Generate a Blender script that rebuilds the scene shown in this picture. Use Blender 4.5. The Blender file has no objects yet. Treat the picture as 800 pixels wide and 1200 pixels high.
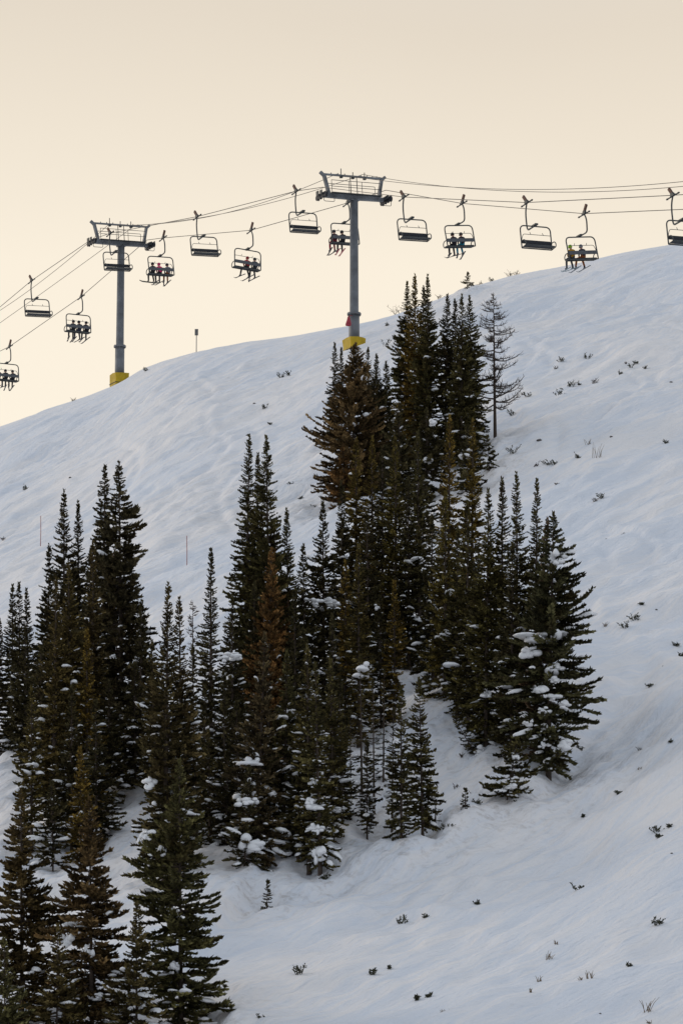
import bpy, bmesh, math, random
import numpy as np
from mathutils import Vector, Matrix

SC = bpy.context.scene
COL = SC.collection
R_ = math.radians
random.seed(7)

# ------------------------------------------------------------------ camera model (metres, camera at the origin)
F = 4425.0                      # focal length in pixels of the 800 px wide photograph
TH = R_(12.0)                   # the lens looks up the mountain by this angle
CT, ST = math.cos(TH), math.sin(TH)

def ray(px, py):
    """bearing X/Y and elevation Z/Y of a sight line"""
    u = (px - 400.0) / F; v = (600.0 - py) / F
    d = CT - v * ST
    return u / d, (ST + v * CT) / d

# ------------------------------------------------------------------ numpy noise
def _hash(ix, iy, seed):
    n = (ix.astype(np.int64) * 374761393 + iy.astype(np.int64) * 668265263 + seed * 974711) & 0xFFFFFFFF
    n = ((n ^ (n >> 13)) * 1274126177) & 0xFFFFFFFF
    n = n ^ (n >> 16)
    return (n & 0xFFFF) / 32767.5 - 1.0

def vnoise(x, y, seed=0):
    x = np.asarray(x, float); y = np.asarray(y, float)
    ix = np.floor(x); iy = np.floor(y)
    fx = x - ix; fy = y - iy
    fx = fx * fx * fx * (fx * (fx * 6 - 15) + 10); fy = fy * fy * fy * (fy * (fy * 6 - 15) + 10)
    a = _hash(ix, iy, seed); b = _hash(ix + 1, iy, seed)
    c = _hash(ix, iy + 1, seed); d = _hash(ix + 1, iy + 1, seed)
    return (a * (1 - fx) + b * fx) * (1 - fy) + (c * (1 - fx) + d * fx) * fy

# ------------------------------------------------------------------ the hill
CREST = [(-60, 520), (0, 500), (60, 478), (105, 463), (140, 449), (165, 434), (190, 424), (230, 413), (290, 402), (340, 396),
         (400, 385), (440, 377), (480, 365), (545, 340), (600, 323), (665, 311), (720, 299), (800, 285), (860, 272)]
cb = [ray(*p)[0] for p in CREST]; ct = [ray(*p)[1] for p in CREST]
TB = np.concatenate([[-3, -.9, -.30], cb, [.30, .9, 3]])
TT = np.concatenate([[.10, .13, .195], ct, [.325, .36, .36]])
BG = np.linspace(-1.2, 1.2, 4801)
TG = np.interp(BG, TB, TT)
k_ = np.exp(-np.linspace(-2.2, 2.2, 15) ** 2); k_ /= k_.sum()
TG = np.convolve(np.pad(TG, 7, mode='edge'), k_, 'valid')
YG = np.interp(BG, [-.4, -.095, -.058, .003, .09, .3], [302, 299, 294, 281, 288, 300])

def sp(x, k):
    return k * np.logaddexp(0, x / k)

Y0 = 97.0
def ramp(Y, Yc):
    far = sp(Y - Yc, 4.5)
    return sp(Y - Y0, 6.0) - far + 0.05 * far - .00004 * far ** 2 * 0

SL = (TG * YG + 1.7 + 3.2 * .42) / (YG - Y0)
yy = np.linspace(200, 420, 441)[None, :]
hh = (-1.7 + SL[:, None] * ramp(yy, YG[:, None])) / yy
DEL = TG - hh.max(axis=1)

TREE_SPOTS = []                  # filled with (x, y, r) before the ground is built: snow piles up round the trunks

def sstep(x, a, b):
    t = np.clip((x - a) / (b - a), 0, 1)
    return t * t * (3 - 2 * t)

_r = random.Random(21)
SKI_TRACKS = [(_r.uniform(3, 24), _r.uniform(170, 262), _r.uniform(-.28, -.05), _r.uniform(.5, 1.6), _r.uniform(2.2, 4.5), _r.uniform(0, 6), _r.uniform(30, 80)) for _ in range(14)] \
    + [(_r.uniform(-16, -4), _r.uniform(225, 280), _r.uniform(-.2, .1), _r.uniform(.5, 1.5), _r.uniform(2.5, 4.5), _r.uniform(0, 6), _r.uniform(30, 60)) for _ in range(7)] \
    + [(_r.uniform(2, 16), _r.uniform(138, 146), _r.uniform(-.3, .1), _r.uniform(.4, 1.3), _r.uniform(2.2, 4), _r.uniform(0, 6), 40) for _ in range(0)]
FOOT_X = [-40, -6.3, -4.6, -3.5, -.6, 2.6, 6.3, 8.1, 8.9, 10.7, 13, 40]
FOOT_Y = [118, 126.8, 135, 139.6, 140.5, 141.2, 145.1, 148, 150.2, 156, 162, 190]
def ground(X, Y, fine=True):
    X = np.asarray(X, float); Y = np.asarray(Y, float)
    b = np.clip(X / np.maximum(Y, 60), -1.19, 1.19)
    Yc = np.interp(b, BG, YG); s = np.interp(b, BG, SL); dl = np.interp(b, BG, DEL)
    Z = -1.7 + s * ramp(Y, Yc) + dl * np.clip(Y, 0, 1e9) * sstep(Y, 90, 200)
    w = sstep(Yc - Y, -2, 26) * sstep(Y, 60, 105) * .93 + .07
    Z = Z + w * (.75 * vnoise(X / 21 + 3.1, Y / 26 + 8.2, 1) + .34 * vnoise(X / 9 + .3, Y / 12 + 2.2, 2))
    # the piste cut along the foot of the trees: a steeper bank above a smooth run-out
    yf = np.interp(X, FOOT_X, FOOT_Y); d = Y - yf
    Z = Z - 1.0 * (1 - sstep(d, -.4, 2.4)) * sstep(d, -24, -6) * (1 - sstep(X, 11, 15))
    # a gentle roll across the right-hand slope
    Z = Z - .55 * (1 - sstep(Y - 172.6 - .5 * vnoise(X / 3, Y * 0, 61), -2.2, .6)) * sstep(Y, 150, 166) * sstep(X, 9.8, 12.5)
    if fine:
        wx = X + .9 * vnoise(X / 6, Y / 9, 30); wy = Y + 1.5 * vnoise(X / 7 + 9, Y / 9, 31)
        # streaks that follow the fall line, leaning to the left as they come down
        a = wx * .77 - wy * .64; c = wx * .64 + wy * .77
        Z = Z + w * (.30 * vnoise(a / 2.7, c / 9.5, 3) + .125 * vnoise(a / 1.0, c / 5.0, 4) + .075 * vnoise(a / .5, c / 3.0, 5)
                     + .12 * vnoise(X / 1.5, Y / 2.0, 6) + .05 * vnoise(X / .6, Y / .8, 8))
        # wind ripples lying across the fall line in scattered fields, and broken lumps of old snow
        rp = sstep(vnoise(X / 7 + 2, Y / 10 + 5, 71), -.05, .45)
        Z = Z + w * rp * (.075 * vnoise(X / 2.6 + .5 * vnoise(X, Y / 2, 72), Y / .8 + .35 * X, 73) + .03 * vnoise(X / 1.1, Y / .5 + .3 * X, 74))
        lp = sstep(vnoise(X / 9 + 8, Y / 12 + 1, 75), .15, .55)
        Z = Z + w * lp * .09 * np.maximum(0, vnoise(X / .45, Y / .6, 76)) ** 1.5
        # wind lips
        r = vnoise(X / 16 + 5 + .3 * vnoise(X / 5, Y / 5, 33), Y / 5.0 + .12 * X, 7)
        Z = Z + w * .22 * (1 - np.abs(r)) ** 5
        # the winding tracks of single skiers, each a shallow trough with a thrown-up edge
        for x0_, y1_, k_t, am, la, ph_, le in SKI_TRACKS:
            dx_ = X - (x0_ + k_t * (y1_ - Y) + am * np.sin(Y / la + ph_))
            on = sstep(Y, y1_ - le, y1_ - le + 8) * (1 - sstep(Y, y1_ - 5, y1_)) * sstep(vnoise(Y / 9 + x0_, X * 0 + x0_, 81), -.5, .1)
            Z = Z + on * w * sstep(Y, 135, 190) * (-.13 * np.exp(-(dx_ / .30) ** 2) + .07 * np.exp(-((dx_ - .55) / .28) ** 2))
        # old ski tracks: narrow parallel grooves
        g = a + .8 * np.sin(c / 3.1 + 2.2 * vnoise(X / 11, Y / 14, 40))
        m = sstep(vnoise(X / 8 + 4, Y / 13, 41), .05, .5)
        Z = Z - w * .10 * m * np.maximum(0, np.sin(g * 2 * math.pi / .85)) ** 6
    return Z

def spot(px, py):
    """the point of the hill seen at a pixel"""
    b, t = ray(px, py)
    Ys = np.linspace(98, 330, 2400)
    d = ground(b * Ys, Ys, False) - t * Ys
    i = np.argmax(d >= 0)
    if d[i] < 0:
        i = int(np.argmax(d))
    return b * Ys[i], Ys[i], float(ground(b * Ys[i], Ys[i], True))

def at(px, py, Y):
    b, t = ray(px, py)
    return b * Y, Y, t * Y

# ------------------------------------------------------------------ materials
def mat(name, color, rough=.6, metal=0., noise=None, bump=None, spec=.3):
    m = bpy.data.materials.new(name); m.use_nodes = True
    nt = m.node_tree; b = nt.nodes['Principled BSDF']
    b.inputs['Base Color'].default_value = (*color, 1); b.inputs['Roughness'].default_value = rough
    b.inputs['Metallic'].default_value = metal; b.inputs['Specular IOR Level'].default_value = spec
    if noise:
        sc, lo, hi = noise
        tc = nt.nodes.new('ShaderNodeTexCoord'); n = nt.nodes.new('ShaderNodeTexNoise')
        n.inputs['Scale'].default_value = sc; n.inputs['Detail'].default_value = 5
        cr = nt.nodes.new('ShaderNodeValToRGB')
        cr.color_ramp.elements[0].position = .3; cr.color_ramp.elements[1].position = .7
        cr.color_ramp.elements[0].color = (*[c * lo for c in color], 1)
        cr.color_ramp.elements[1].color = (*[min(1, c * hi) for c in color], 1)
        nt.links.new(tc.outputs['Object'], n.inputs['Vector']); nt.links.new(n.outputs['Fac'], cr.inputs['Fac'])
        nt.links.new(cr.outputs['Color'], b.inputs['Base Color'])
        if bump:
            bp = nt.nodes.new('ShaderNodeBump'); bp.inputs['Strength'].default_value = bump; bp.inputs['Distance'].default_value = .05
            nt.links.new(n.outputs['Fac'], bp.inputs['Height']); nt.links.new(bp.outputs['Normal'], b.inputs['Normal'])
    return m

def foliage_mat(name):
    m = bpy.data.materials.new(name); m.use_nodes = True
    nt = m.node_tree; L = nt.links.new; b = nt.nodes['Principled BSDF']
    b.inputs['Roughness'].default_value = .75; b.inputs['Specular IOR Level'].default_value = .15
    oi = nt.nodes.new('ShaderNodeObjectInfo'); tc = nt.nodes.new('ShaderNodeTexCoord')
    n1 = nt.nodes.new('ShaderNodeTexNoise'); n1.inputs['Scale'].default_value = 1.1; n1.inputs['Detail'].default_value = 4
    n2 = nt.nodes.new('ShaderNodeTexNoise'); n2.inputs['Scale'].default_value = 9; n2.inputs['Detail'].default_value = 2
    L(tc.outputs['Object'], n1.inputs['Vector']); L(tc.outputs['Object'], n2.inputs['Vector'])
    mr = nt.nodes.new('ShaderNodeMapRange'); mr.inputs['From Min'].default_value = .3; mr.inputs['From Max'].default_value = .7
    mr.inputs['To Min'].default_value = .7; mr.inputs['To Max'].default_value = 2.5
    ad = nt.nodes.new('ShaderNodeMath'); ad.operation = 'ADD'
    mu = nt.nodes.new('ShaderNodeMath'); mu.operation = 'MULTIPLY'; mu.inputs[1].default_value = .5
    L(n1.outputs['Fac'], ad.inputs[0]); L(n2.outputs['Fac'], ad.inputs[1]); L(ad.outputs[0], mu.inputs[0]); L(mu.outputs[0], mr.inputs['Value'])
    vm = nt.nodes.new('ShaderNodeVectorMath'); vm.operation = 'SCALE'
    ta = nt.nodes.new('ShaderNodeAttribute'); ta.attribute_name = 'tone'
    tm = nt.nodes.new('ShaderNodeMath'); tm.operation = 'MULTIPLY'; L(ta.outputs['Fac'], tm.inputs[0]); L(mr.outputs[0], tm.inputs[1])
    L(oi.outputs['Color'], vm.inputs[0]); L(tm.outputs[0], vm.inputs['Scale'])
    # patches of rusty needles
    mx = nt.nodes.new('ShaderNodeMix'); mx.data_type = 'RGBA'
    mx.inputs[7].default_value = (.095, .056, .020, 1)
    n3 = nt.nodes.new('ShaderNodeTexNoise'); n3.inputs['Scale'].default_value = .8; n3.inputs['Detail'].default_value = 3
    L(tc.outputs['Object'], n3.inputs['Vector'])
    m3 = nt.nodes.new('ShaderNodeMapRange'); m3.inputs['From Min'].default_value = .55; m3.inputs['From Max'].default_value = .72
    m3.inputs['To Max'].default_value = .55
    L(n3.outputs['Fac'], m3.inputs['Value']); L(m3.outputs[0], mx.inputs[0]); L(vm.outputs[0], mx.inputs[6])
    L(mx.outputs[2], b.inputs['Base Color'])
    return m

def snow_mat():
    m = bpy.data.materials.new('snow'); m.use_nodes = True
    nt = m.node_tree; L = nt.links.new; b = nt.nodes['Principled BSDF']
    b.inputs['Roughness'].default_value = .65; b.inputs['Specular IOR Level'].default_value = .2
    tc = nt.nodes.new('ShaderNodeTexCoord')
    mp = nt.nodes.new('ShaderNodeMapping'); mp.vector_type = 'TEXTURE'; mp.inputs['Rotation'].default_value = (0, 0, R_(-42)); mp.inputs['Scale'].default_value = (.9, 3.6, 2)
    L(tc.outputs['Object'], mp.inputs['Vector'])
    n1 = nt.nodes.new('ShaderNodeTexNoise'); n1.inputs['Scale'].default_value = .9; n1.inputs['Detail'].default_value = 6; n1.inputs['Distortion'].default_value = .8
    n2 = nt.nodes.new('ShaderNodeTexNoise'); n2.inputs['Scale'].default_value = 5; n2.inputs['Detail'].default_value = 5
    L(mp.outputs[0], n1.inputs['Vector']); L(mp.outputs[0], n2.inputs['Vector'])
    # wind-packed and fresh snow tones; fine colour streaks stand in for weak relief shading
    n3 = nt.nodes.new('ShaderNodeTexNoise'); n3.inputs['Scale'].default_value = .13; n3.inputs['Detail'].default_value = 7
    L(mp.outputs[0], n3.inputs['Vector'])
    cr = nt.nodes.new('ShaderNodeValToRGB')
    cr.color_ramp.elements[0].position = .36; cr.color_ramp.elements[0].color = (.71, .74, .80, 1)
    cr.color_ramp.elements[1].position = .66; cr.color_ramp.elements[1].color = (.83, .805, .80, 1)
    n5 = nt.nodes.new('ShaderNodeTexNoise'); n5.inputs['Scale'].default_value = 1.6; n5.inputs['Detail'].default_value = 6; n5.inputs['Distortion'].default_value = 1.2
    mp5 = nt.nodes.new('ShaderNodeMapping'); mp5.vector_type = 'TEXTURE'; mp5.inputs['Rotation'].default_value = (0, 0, R_(-40)); mp5.inputs['Scale'].default_value = (.8, 9, 4); L(tc.outputs['Object'], mp5.inputs['Vector']); L(mp5.outputs[0], n5.inputs['Vector'])
    m5 = nt.nodes.new('ShaderNodeMath'); m5.operation = 'MULTIPLY_ADD'; m5.inputs[1].default_value = .9; L(n5.outputs['Fac'], m5.inputs[0])
    m6 = nt.nodes.new('ShaderNodeMath'); m6.operation = 'ADD'; m6.inputs[1].default_value = -.45; L(n3.outputs['Fac'], m6.inputs[0]); L(m6.outputs[0], m5.inputs[2])
    L(m5.outputs[0], cr.inputs['Fac']); L(cr.outputs['Color'], b.inputs['Base Color'])
    at_ = nt.nodes.new('ShaderNodeAttribute'); at_.attribute_name = 'litter'
    n4 = nt.nodes.new('ShaderNodeTexNoise'); n4.inputs['Scale'].default_value = 2.2; n4.inputs['Detail'].default_value = 8; n4.inputs['Roughness'].default_value = .7; L(tc.outputs['Object'], n4.inputs['Vector'])
    m4 = nt.nodes.new('ShaderNodeMapRange'); m4.inputs['From Min'].default_value = .5; m4.inputs['From Max'].default_value = .75; L(n4.outputs['Fac'], m4.inputs['Value'])
    mu = nt.nodes.new('ShaderNodeMath'); mu.operation = 'MULTIPLY'; L(m4.outputs[0], mu.inputs[0]); L(at_.outputs['Fac'], mu.inputs[1])
    mxl = nt.nodes.new('ShaderNodeMix'); mxl.data_type = 'RGBA'; mxl.inputs[7].default_value = (.30, .24, .19, 1); L(mu.outputs[0], mxl.inputs[0]); L(cr.outputs['Color'], mxl.inputs[6]); L(mxl.outputs[2], b.inputs['Base Color'])
    b1 = nt.nodes.new('ShaderNodeBump'); b1.inputs['Strength'].default_value = .9; b1.inputs['Distance'].default_value = .16
    b2 = nt.nodes.new('ShaderNodeBump'); b2.inputs['Strength'].default_value = 1; b2.inputs['Distance'].default_value = .09
    L(n1.outputs['Fac'], b1.inputs['Height']); L(n2.outputs['Fac'], b2.inputs['Height'])
    L(b1.outputs[0], b2.inputs['Normal']); L(b2.outputs[0], b.inputs['Normal'])
    return m

M = dict(
    snow=snow_mat(),
    tree_snow=mat('tree_snow', (.82, .82, .83), .6, spec=.2),
    foliage=foliage_mat('fir_foliage'),
    bark=mat('bark', (.075, .055, .042), .9, noise=(6, .6, 1.4), bump=.5),
    steel=mat('galvanised_steel', (.20, .21, .225), .55, .35, noise=(1.1, .55, 1.15)),
    dark_steel=mat('dark_steel', (.055, .06, .062), .5, .4, noise=(8, .7, 1.3)),
    chair_steel=mat('chair_steel', (.075, .08, .08), .45, .5, noise=(5, .8, 1.2)),
    rust=mat('grip_paint', (.10, .05, .035), .6, .2, noise=(9, .6, 1.5)),
    seat=mat('seat_pad', (.022, .024, .03), .6, noise=(7, .8, 1.25)),
    back=mat('backrest_slats', (.09, .095, .105), .55, noise=(4, .8, 1.2)),
    yellow=mat('yellow_pad', (.52, .35, .015), .6, noise=(2.5, .75, 1.1)),
    rope=mat('steel_rope', (.11, .10, .09), .5, .5),
    twig=mat('twig', (.07, .05, .038), .9),
    straw=mat('dry_grass', (.17, .12, .07), .9),
    sprig=mat('sprig_leaves', (.045, .045, .025), .8, noise=(9, .6, 1.5)),
    redpole=mat('red_bamboo', (.36, .12, .11), .7, noise=(3, .7, 1.2)),
    redcloth=mat('red_cloth', (.36, .05, .07), .8, noise=(5, .7, 1.2)),
    signface=mat('sign_back', (.16, .155, .15), .5, .4, noise=(8, .8, 1.2)),
    post=mat('sign_post', (.26, .25, .24), .6, .3),
    rock=mat('rock', (.10, .09, .085), .9, noise=(5, .6, 1.4), bump=.6),
    skin=mat('skin', (.45, .26, .19), .6),
    goggle=mat('goggle_lens', (.03, .025, .02), .15, .3),
)
_cloth = {}
def cloth(rgb):
    if rgb not in _cloth:
        _cloth[rgb] = mat('cloth_%d' % len(_cloth), rgb, .8, noise=(12, .75, 1.2))
    return _cloth[rgb]

# ------------------------------------------------------------------ object helpers
def tag(o, label, cat, group=None, kind=None):
    if label: o['label'] = label
    if cat: o['category'] = cat
    if group: o['group'] = group
    if kind: o['kind'] = kind
    return o

def empty(name, loc, rot=(0, 0, 0)):
    o = bpy.data.objects.new(name, None); COL.objects.link(o)
    o.location = loc; o.rotation_euler = rot; o.empty_display_size = .3
    return o

def mesh_np(name, V, quads=None, tris=None, mats=(), smooth=False, midx=None):
    me = bpy.data.meshes.new(name)
    V = np.asarray(V, np.float32)
    faces = []; tot = []
    if quads is not None and len(quads): faces.append(np.asarray(quads, np.int32).ravel()); tot += [4] * len(quads)
    if tris is not None and len(tris): faces.append(np.asarray(tris, np.int32).ravel()); tot += [3] * len(tris)
    li = np.concatenate(faces); tot = np.array(tot, np.int32)
    st = np.concatenate([[0], np.cumsum(tot)[:-1]]).astype(np.int32)
    me.vertices.add(len(V)); me.vertices.foreach_set('co', V.ravel())
    me.loops.add(len(li)); me.loops.foreach_set('vertex_index', li)
    me.polygons.add(len(tot)); me.polygons.foreach_set('loop_start', st); me.polygons.foreach_set('loop_total', tot)
    if smooth: me.polygons.foreach_set('use_smooth', np.ones(len(tot), bool))
    for m in mats: me.materials.append(m)
    if midx is not None: me.polygons.foreach_set('material_index', np.asarray(midx, np.int32))
    me.update(calc_edges=True)
    return me

def link(name, me, parent=None):
    o = bpy.data.objects.new(name, me); COL.objects.link(o)
    if parent: o.parent = parent
    return o

class MB:
    """collects boxes and tubes; build() links them as one mesh object"""
    def __init__(s): s.v = []; s.f = []; s.sm = []
    def add(s, vs, fs, smooth=False):
        n = len(s.v); s.v += [tuple(v) for v in vs]; s.f += [tuple(i + n for i in f) for f in fs]; s.sm += [smooth] * len(fs)
    def box(s, c, d, rot=None, bev=.0):
        hx, hy, hz = d[0] / 2, d[1] / 2, d[2] / 2
        bm = bmesh.new(); bmesh.ops.create_cube(bm, size=1)
        for v in bm.verts: v.co = Vector((v.co.x * d[0], v.co.y * d[1], v.co.z * d[2]))
        if bev: bmesh.ops.bevel(bm, geom=bm.edges[:], offset=bev, segments=2, affect='EDGES', profile=.5)
        m = (rot.to_4x4() if rot is not None else Matrix.Identity(4)); m.translation = Vector(c)
        bm.transform(m); bm.verts.index_update()
        s.add([v.co for v in bm.verts], [[v.index for v in f.verts] for f in bm.faces]); bm.free()
        return s
    def tube(s, pts, r, n=8, caps=True):
        pts = [Vector(p) for p in pts]
        rs = r if isinstance(r, (list, tuple)) else [r] * len(pts)
        vs = []; fs = []
        up = None
        for i, p in enumerate(pts):
            t = (pts[min(i + 1, len(pts) - 1)] - pts[max(i - 1, 0)]).normalized()
            if up is None:
                up = Vector((0, 0, 1)) if abs(t.z) < .9 else Vector((1, 0, 0))
            a = t.cross(up).normalized(); b = a.cross(t).normalized(); up = b
            for k in range(n):
                w = 2 * math.pi * k / n
                vs.append(p + (a * math.cos(w) + b * math.sin(w)) * rs[i])
        for i in range(len(pts) - 1):
            for k in range(n):
                k2 = (k + 1) % n
                fs.append((i * n + k, i * n + k2, (i + 1) * n + k2, (i + 1) * n + k))
        s.add(vs, fs, True)
        if caps:
            m = len(s.v) - len(vs)
            s.f.append(tuple(m + k for k in reversed(range(n)))); s.sm.append(False)
            s.f.append(tuple(m + (len(pts) - 1) * n + k for k in range(n))); s.sm.append(False)
        return s
    def lathe(s, prof, n=20, c=(0, 0, 0)):
        vs = []; fs = []
        for r, z in prof:
            for k in range(n):
                w = 2 * math.pi * k / n; vs.append((c[0] + r * math.cos(w), c[1] + r * math.sin(w), c[2] + z))
        for i in range(len(prof) - 1):
            for k in range(n):
                k2 = (k + 1) % n; fs.append((i * n + k, i * n + k2, (i + 1) * n + k2, (i + 1) * n + k))
        s.add(vs, fs, True)
        m = len(s.v) - len(vs)
        s.f.append(tuple(m + k for k in reversed(range(n)))); s.sm.append(False)
        s.f.append(tuple(m + (len(prof) - 1) * n + k for k in range(n))); s.sm.append(False)
        return s
    def mesh(s, name, m):
        me = bpy.data.meshes.new(name); me.from_pydata(s.v, [], s.f)
        me.polygons.foreach_set('use_smooth', s.sm); me.materials.append(m); me.update()
        return me
    def build(s, name, m, parent=None):
        return link(name, s.mesh(name, m), parent)

def arc(pts, rad, seg=5):
    """polyline with rounded corners"""
    P = [Vector(p) for p in pts]; out = [P[0]]
    for i in range(1, len(P) - 1):
        a = P[i - 1] - P[i]; b = P[i + 1] - P[i]
        r = min(rad, a.length * .49, b.length * .49)
        p0 = P[i] + a.normalized() * r; p2 = P[i] + b.normalized() * r
        for k in range(seg + 1):
            t = k / seg
            out.append(p0 * (1 - t) ** 2 + P[i] * 2 * t * (1 - t) + p2 * t ** 2)
    return out + [P[-1]]

# icosphere template for lumps of snow
_bm = bmesh.new(); bmesh.ops.create_icosphere(_bm, subdivisions=2, radius=1)
ICO_V = np.array([v.co[:] for v in _bm.verts]); _bm.verts.index_update()
ICO_F = np.array([[v.index for v in f.verts] for f in _bm.faces]); _bm.free()

# ------------------------------------------------------------------ conifers
def nrm(a):
    return a / np.maximum(np.linalg.norm(a, axis=-1, keepdims=True), 1e-9)

STY = {
    #        taper  dz   n  den  len  wid  el0  el1 droop up  z0  lump gap
    'spire': dict(k=.46, p=.85, dz=.16, n=8, den=34, ll=.24, w=.042, el0=-.36, el1=.34, dr=.12, up=.16, z0=.03, lump=.34, gap=.07),
    'fir':   dict(k=.55, p=.85, dz=.18, n=8, den=34, ll=.27, w=.044, el0=-.28, el1=.30, dr=.18, up=.19, z0=.02, lump=.40, gap=.10),
    'broad': dict(k=.45, p=.85, dz=.23, n=9, den=40, ll=.30, w=.046, el0=-.18, el1=.10, dr=.18, up=.18, z0=.02, lump=.44, gap=.10),
    'dense': dict(k=.60, p=.75, dz=.19, n=9, den=36, ll=.27, w=.050, el0=-.20, el1=.32, dr=.14, up=.22, z0=.01, lump=.24, gap=.08),
    'scrag': dict(k=.6, p=.8, dz=.27, n=5, den=30, ll=.24, w=.036, el0=-.45, el1=.4, dr=.05, up=.12, z0=.06, lump=.30, gap=.22),
}

def conifer_meshes(seed, H, Rad, lean, style, snow, pillows=()):
    crooked = 0.
    g = np.random.default_rng(seed); S = STY[style]
    # trunk axis
    def axis(z):
        t = z / H
        return np.stack([lean[0] * t + crooked * np.sin(t * 3.1 + seed) * t * (1 - t) * 2, lean[1] * t + 0 * t, z], -1)
    zz = []; z = S['z0'] * H
    while z < H * .985:
        t = z / H
        zz.append(z); z += S['dz'] * (1.0 - .52 * t) * g.uniform(.7, 1.3)
    zz = np.array(zz)
    n = np.maximum(4, np.round(S['n'] * (1 - .25 * zz / H))).astype(int)
    zb = np.repeat(zz, n) + g.normal(0, .05, n.sum()); zb = np.clip(zb, .02 * H, .99 * H)
    az = g.uniform(0, 2 * math.pi, len(zb))
    keep = g.random(len(zb)) > S['gap']; zb = zb[keep]; az = az[keep]
    t = zb / H
    prof = np.clip((1 - t) / S['k'], 0, 1) ** S['p'] * (.86 + .14 * np.cos(3.1 * t)) * np.minimum(1, (.42 + 3.4 * t) if style == 'broad' else (.66 + 2.4 * t))
    ph = g.uniform(0, 6.28, 4)
    lump = 1 + S['lump'] * (.5 * np.sin(2 * az + ph[0] + zb * 1.1) + .5 * np.sin(az + ph[1] - zb * .8) + .35 * np.sin(3 * az + ph[2] + zb * 2.3))
    r = Rad * prof * lump * g.uniform(.62, 1.15, len(zb)) + .05
    long_ = g.random(len(zb)) < .07; r = np.where(long_, r * 1.18, r); r = np.where(g.random(len(zb)) < .12, r * .6, r)
    el = S['el0'] * (1 - t) + S['el1'] * t + g.normal(0, .13, len(zb))
    rad = np.stack([np.cos(az), np.sin(az), 0 * az], -1)
    base = axis(zb)
    dr = S['dr'] * g.uniform(.5, 1.6, len(zb)) * (1 - t); up = S['up'] * g.uniform(.5, 1.5, len(zb))
    def bp(i, s):
        q = r[i] * s
        return base[i] + rad[i] * (q * np.cos(el[i]))[:, None] + np.array([0, 0, 1.]) * (q * np.sin(el[i]) + r[i] * (-dr[i] * s ** 2 + up[i] * s ** 3.2))[:, None]
    cnt = np.maximum(7, (S['den'] * 1.55 * r).astype(int) + 4)
    bi = np.repeat(np.arange(len(zb)), cnt)
    s = g.uniform(.10, 1.0, len(bi)) ** .8
    p = bp(bi, s); tan = nrm(bp(bi, s + .03) - p)
    side = nrm(np.cross(tan, np.array([0, 0, 1.])))
    sg = np.where(g.random(len(bi)) < .5, -1., 1.)
    al = g.uniform(.15, 1.25, len(bi))
    d = nrm(tan * np.cos(al)[:, None] + side * (sg * np.sin(al))[:, None] + np.array([0, 0, 1.]) * g.normal(.12, .22, len(bi))[:, None])
    rr = r[bi]
    ln = S['ll'] * .80 * (1.15 - .5 * s) * np.clip(rr / .8, .38, 1.15) * g.uniform(.6, 1.3, len(bi))
    wd = S['w'] * .72 * np.clip(rr / .5, .65, 1.1) * g.uniform(.7, 1.35, len(bi))
    # leading shoots at the tip
    nl = 26
    tl = 1 - g.uniform(0, 1, nl) ** 1.2 * .055
    pl = axis(tl * H); al2 = g.uniform(0, 6.28, nl)
    dl = nrm(np.stack([np.cos(al2) * .5, np.sin(al2) * .5, g.uniform(.5, 1.2, nl)], -1))
    p = np.concatenate([p, pl]); d = np.concatenate([d, dl]); ln = np.concatenate([ln, np.full(nl, .14)]); wd = np.concatenate([wd, np.full(nl, .028)])
    a1 = nrm(np.cross(d, np.array([0.03, .02, 1.]))); a2 = np.cross(d, a1)
    ro = g.uniform(0, 1.57, len(p)); b1 = a1 * np.cos(ro)[:, None] + a2 * np.sin(ro)[:, None]; b2 = -a1 * np.sin(ro)[:, None] + a2 * np.cos(ro)[:, None]
    mid = p + d * (ln * .5)[:, None]; tip = p + d * ln[:, None] + np.array([0, 0, 1.]) * (ln * g.uniform(-.1, .3, len(p)))[:, None]
    N = len(p)
    V = np.concatenate([p, mid + b1 * wd[:, None], tip, mid - b1 * wd[:, None], mid + b2 * wd[:, None], mid - b2 * wd[:, None]])
    i = np.arange(N)
    Q = np.concatenate([np.stack([i, i + N, i + 2 * N, i + 3 * N], -1), np.stack([i, i + 4 * N, i + 2 * N, i + 5 * N], -1)])
    crown = mesh_np('crown', V, quads=Q, mats=[M['foliage']])
    tb = g.lognormal(-.05, .5, len(zb)); tone = np.concatenate([tb[bi] * g.lognormal(0, .45, len(bi)), np.full(nl, 1.3)])
    ta = crown.attributes.new('tone', 'FLOAT', 'FACE'); ta.data.foreach_set('value', np.tile(np.clip(tone, .25, 3.2), 2).astype(np.float32))
    # trunk and limbs
    mb_v = []; mb_q = []
    R0 = max(.035, H * .0105); ns = 10; nk = 7
    zs = np.linspace(-.5, H, ns)
    ax = axis(np.clip(zs, 0, H)); ax[:, 2] = zs
    for j in range(ns):
        rj = R0 * (1 - .93 * max(0, zs[j]) / H) * (1.25 if j == 0 else 1)
        for k in range(nk):
            w = 6.2832 * k / nk; mb_v.append(ax[j] + np.array([math.cos(w) * rj, math.sin(w) * rj, 0]))
    for j in range(ns - 1):
        for k in range(nk):
            mb_q.append((j * nk + k, j * nk + (k + 1) % nk, (j + 1) * nk + (k + 1) % nk, (j + 1) * nk + k))
    tv = [np.array(mb_v)]; tq = [np.array(mb_q)]; off = len(mb_v)
    B = np.arange(len(zb)); seg = [0, .35, .7, .98]
    lr = .010 + .012 * np.clip(r, 0, 1.5)
    sd = nrm(np.cross(rad, np.array([0, 0, 1.])))
    upv = np.array([0, 0, 1.])
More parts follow.
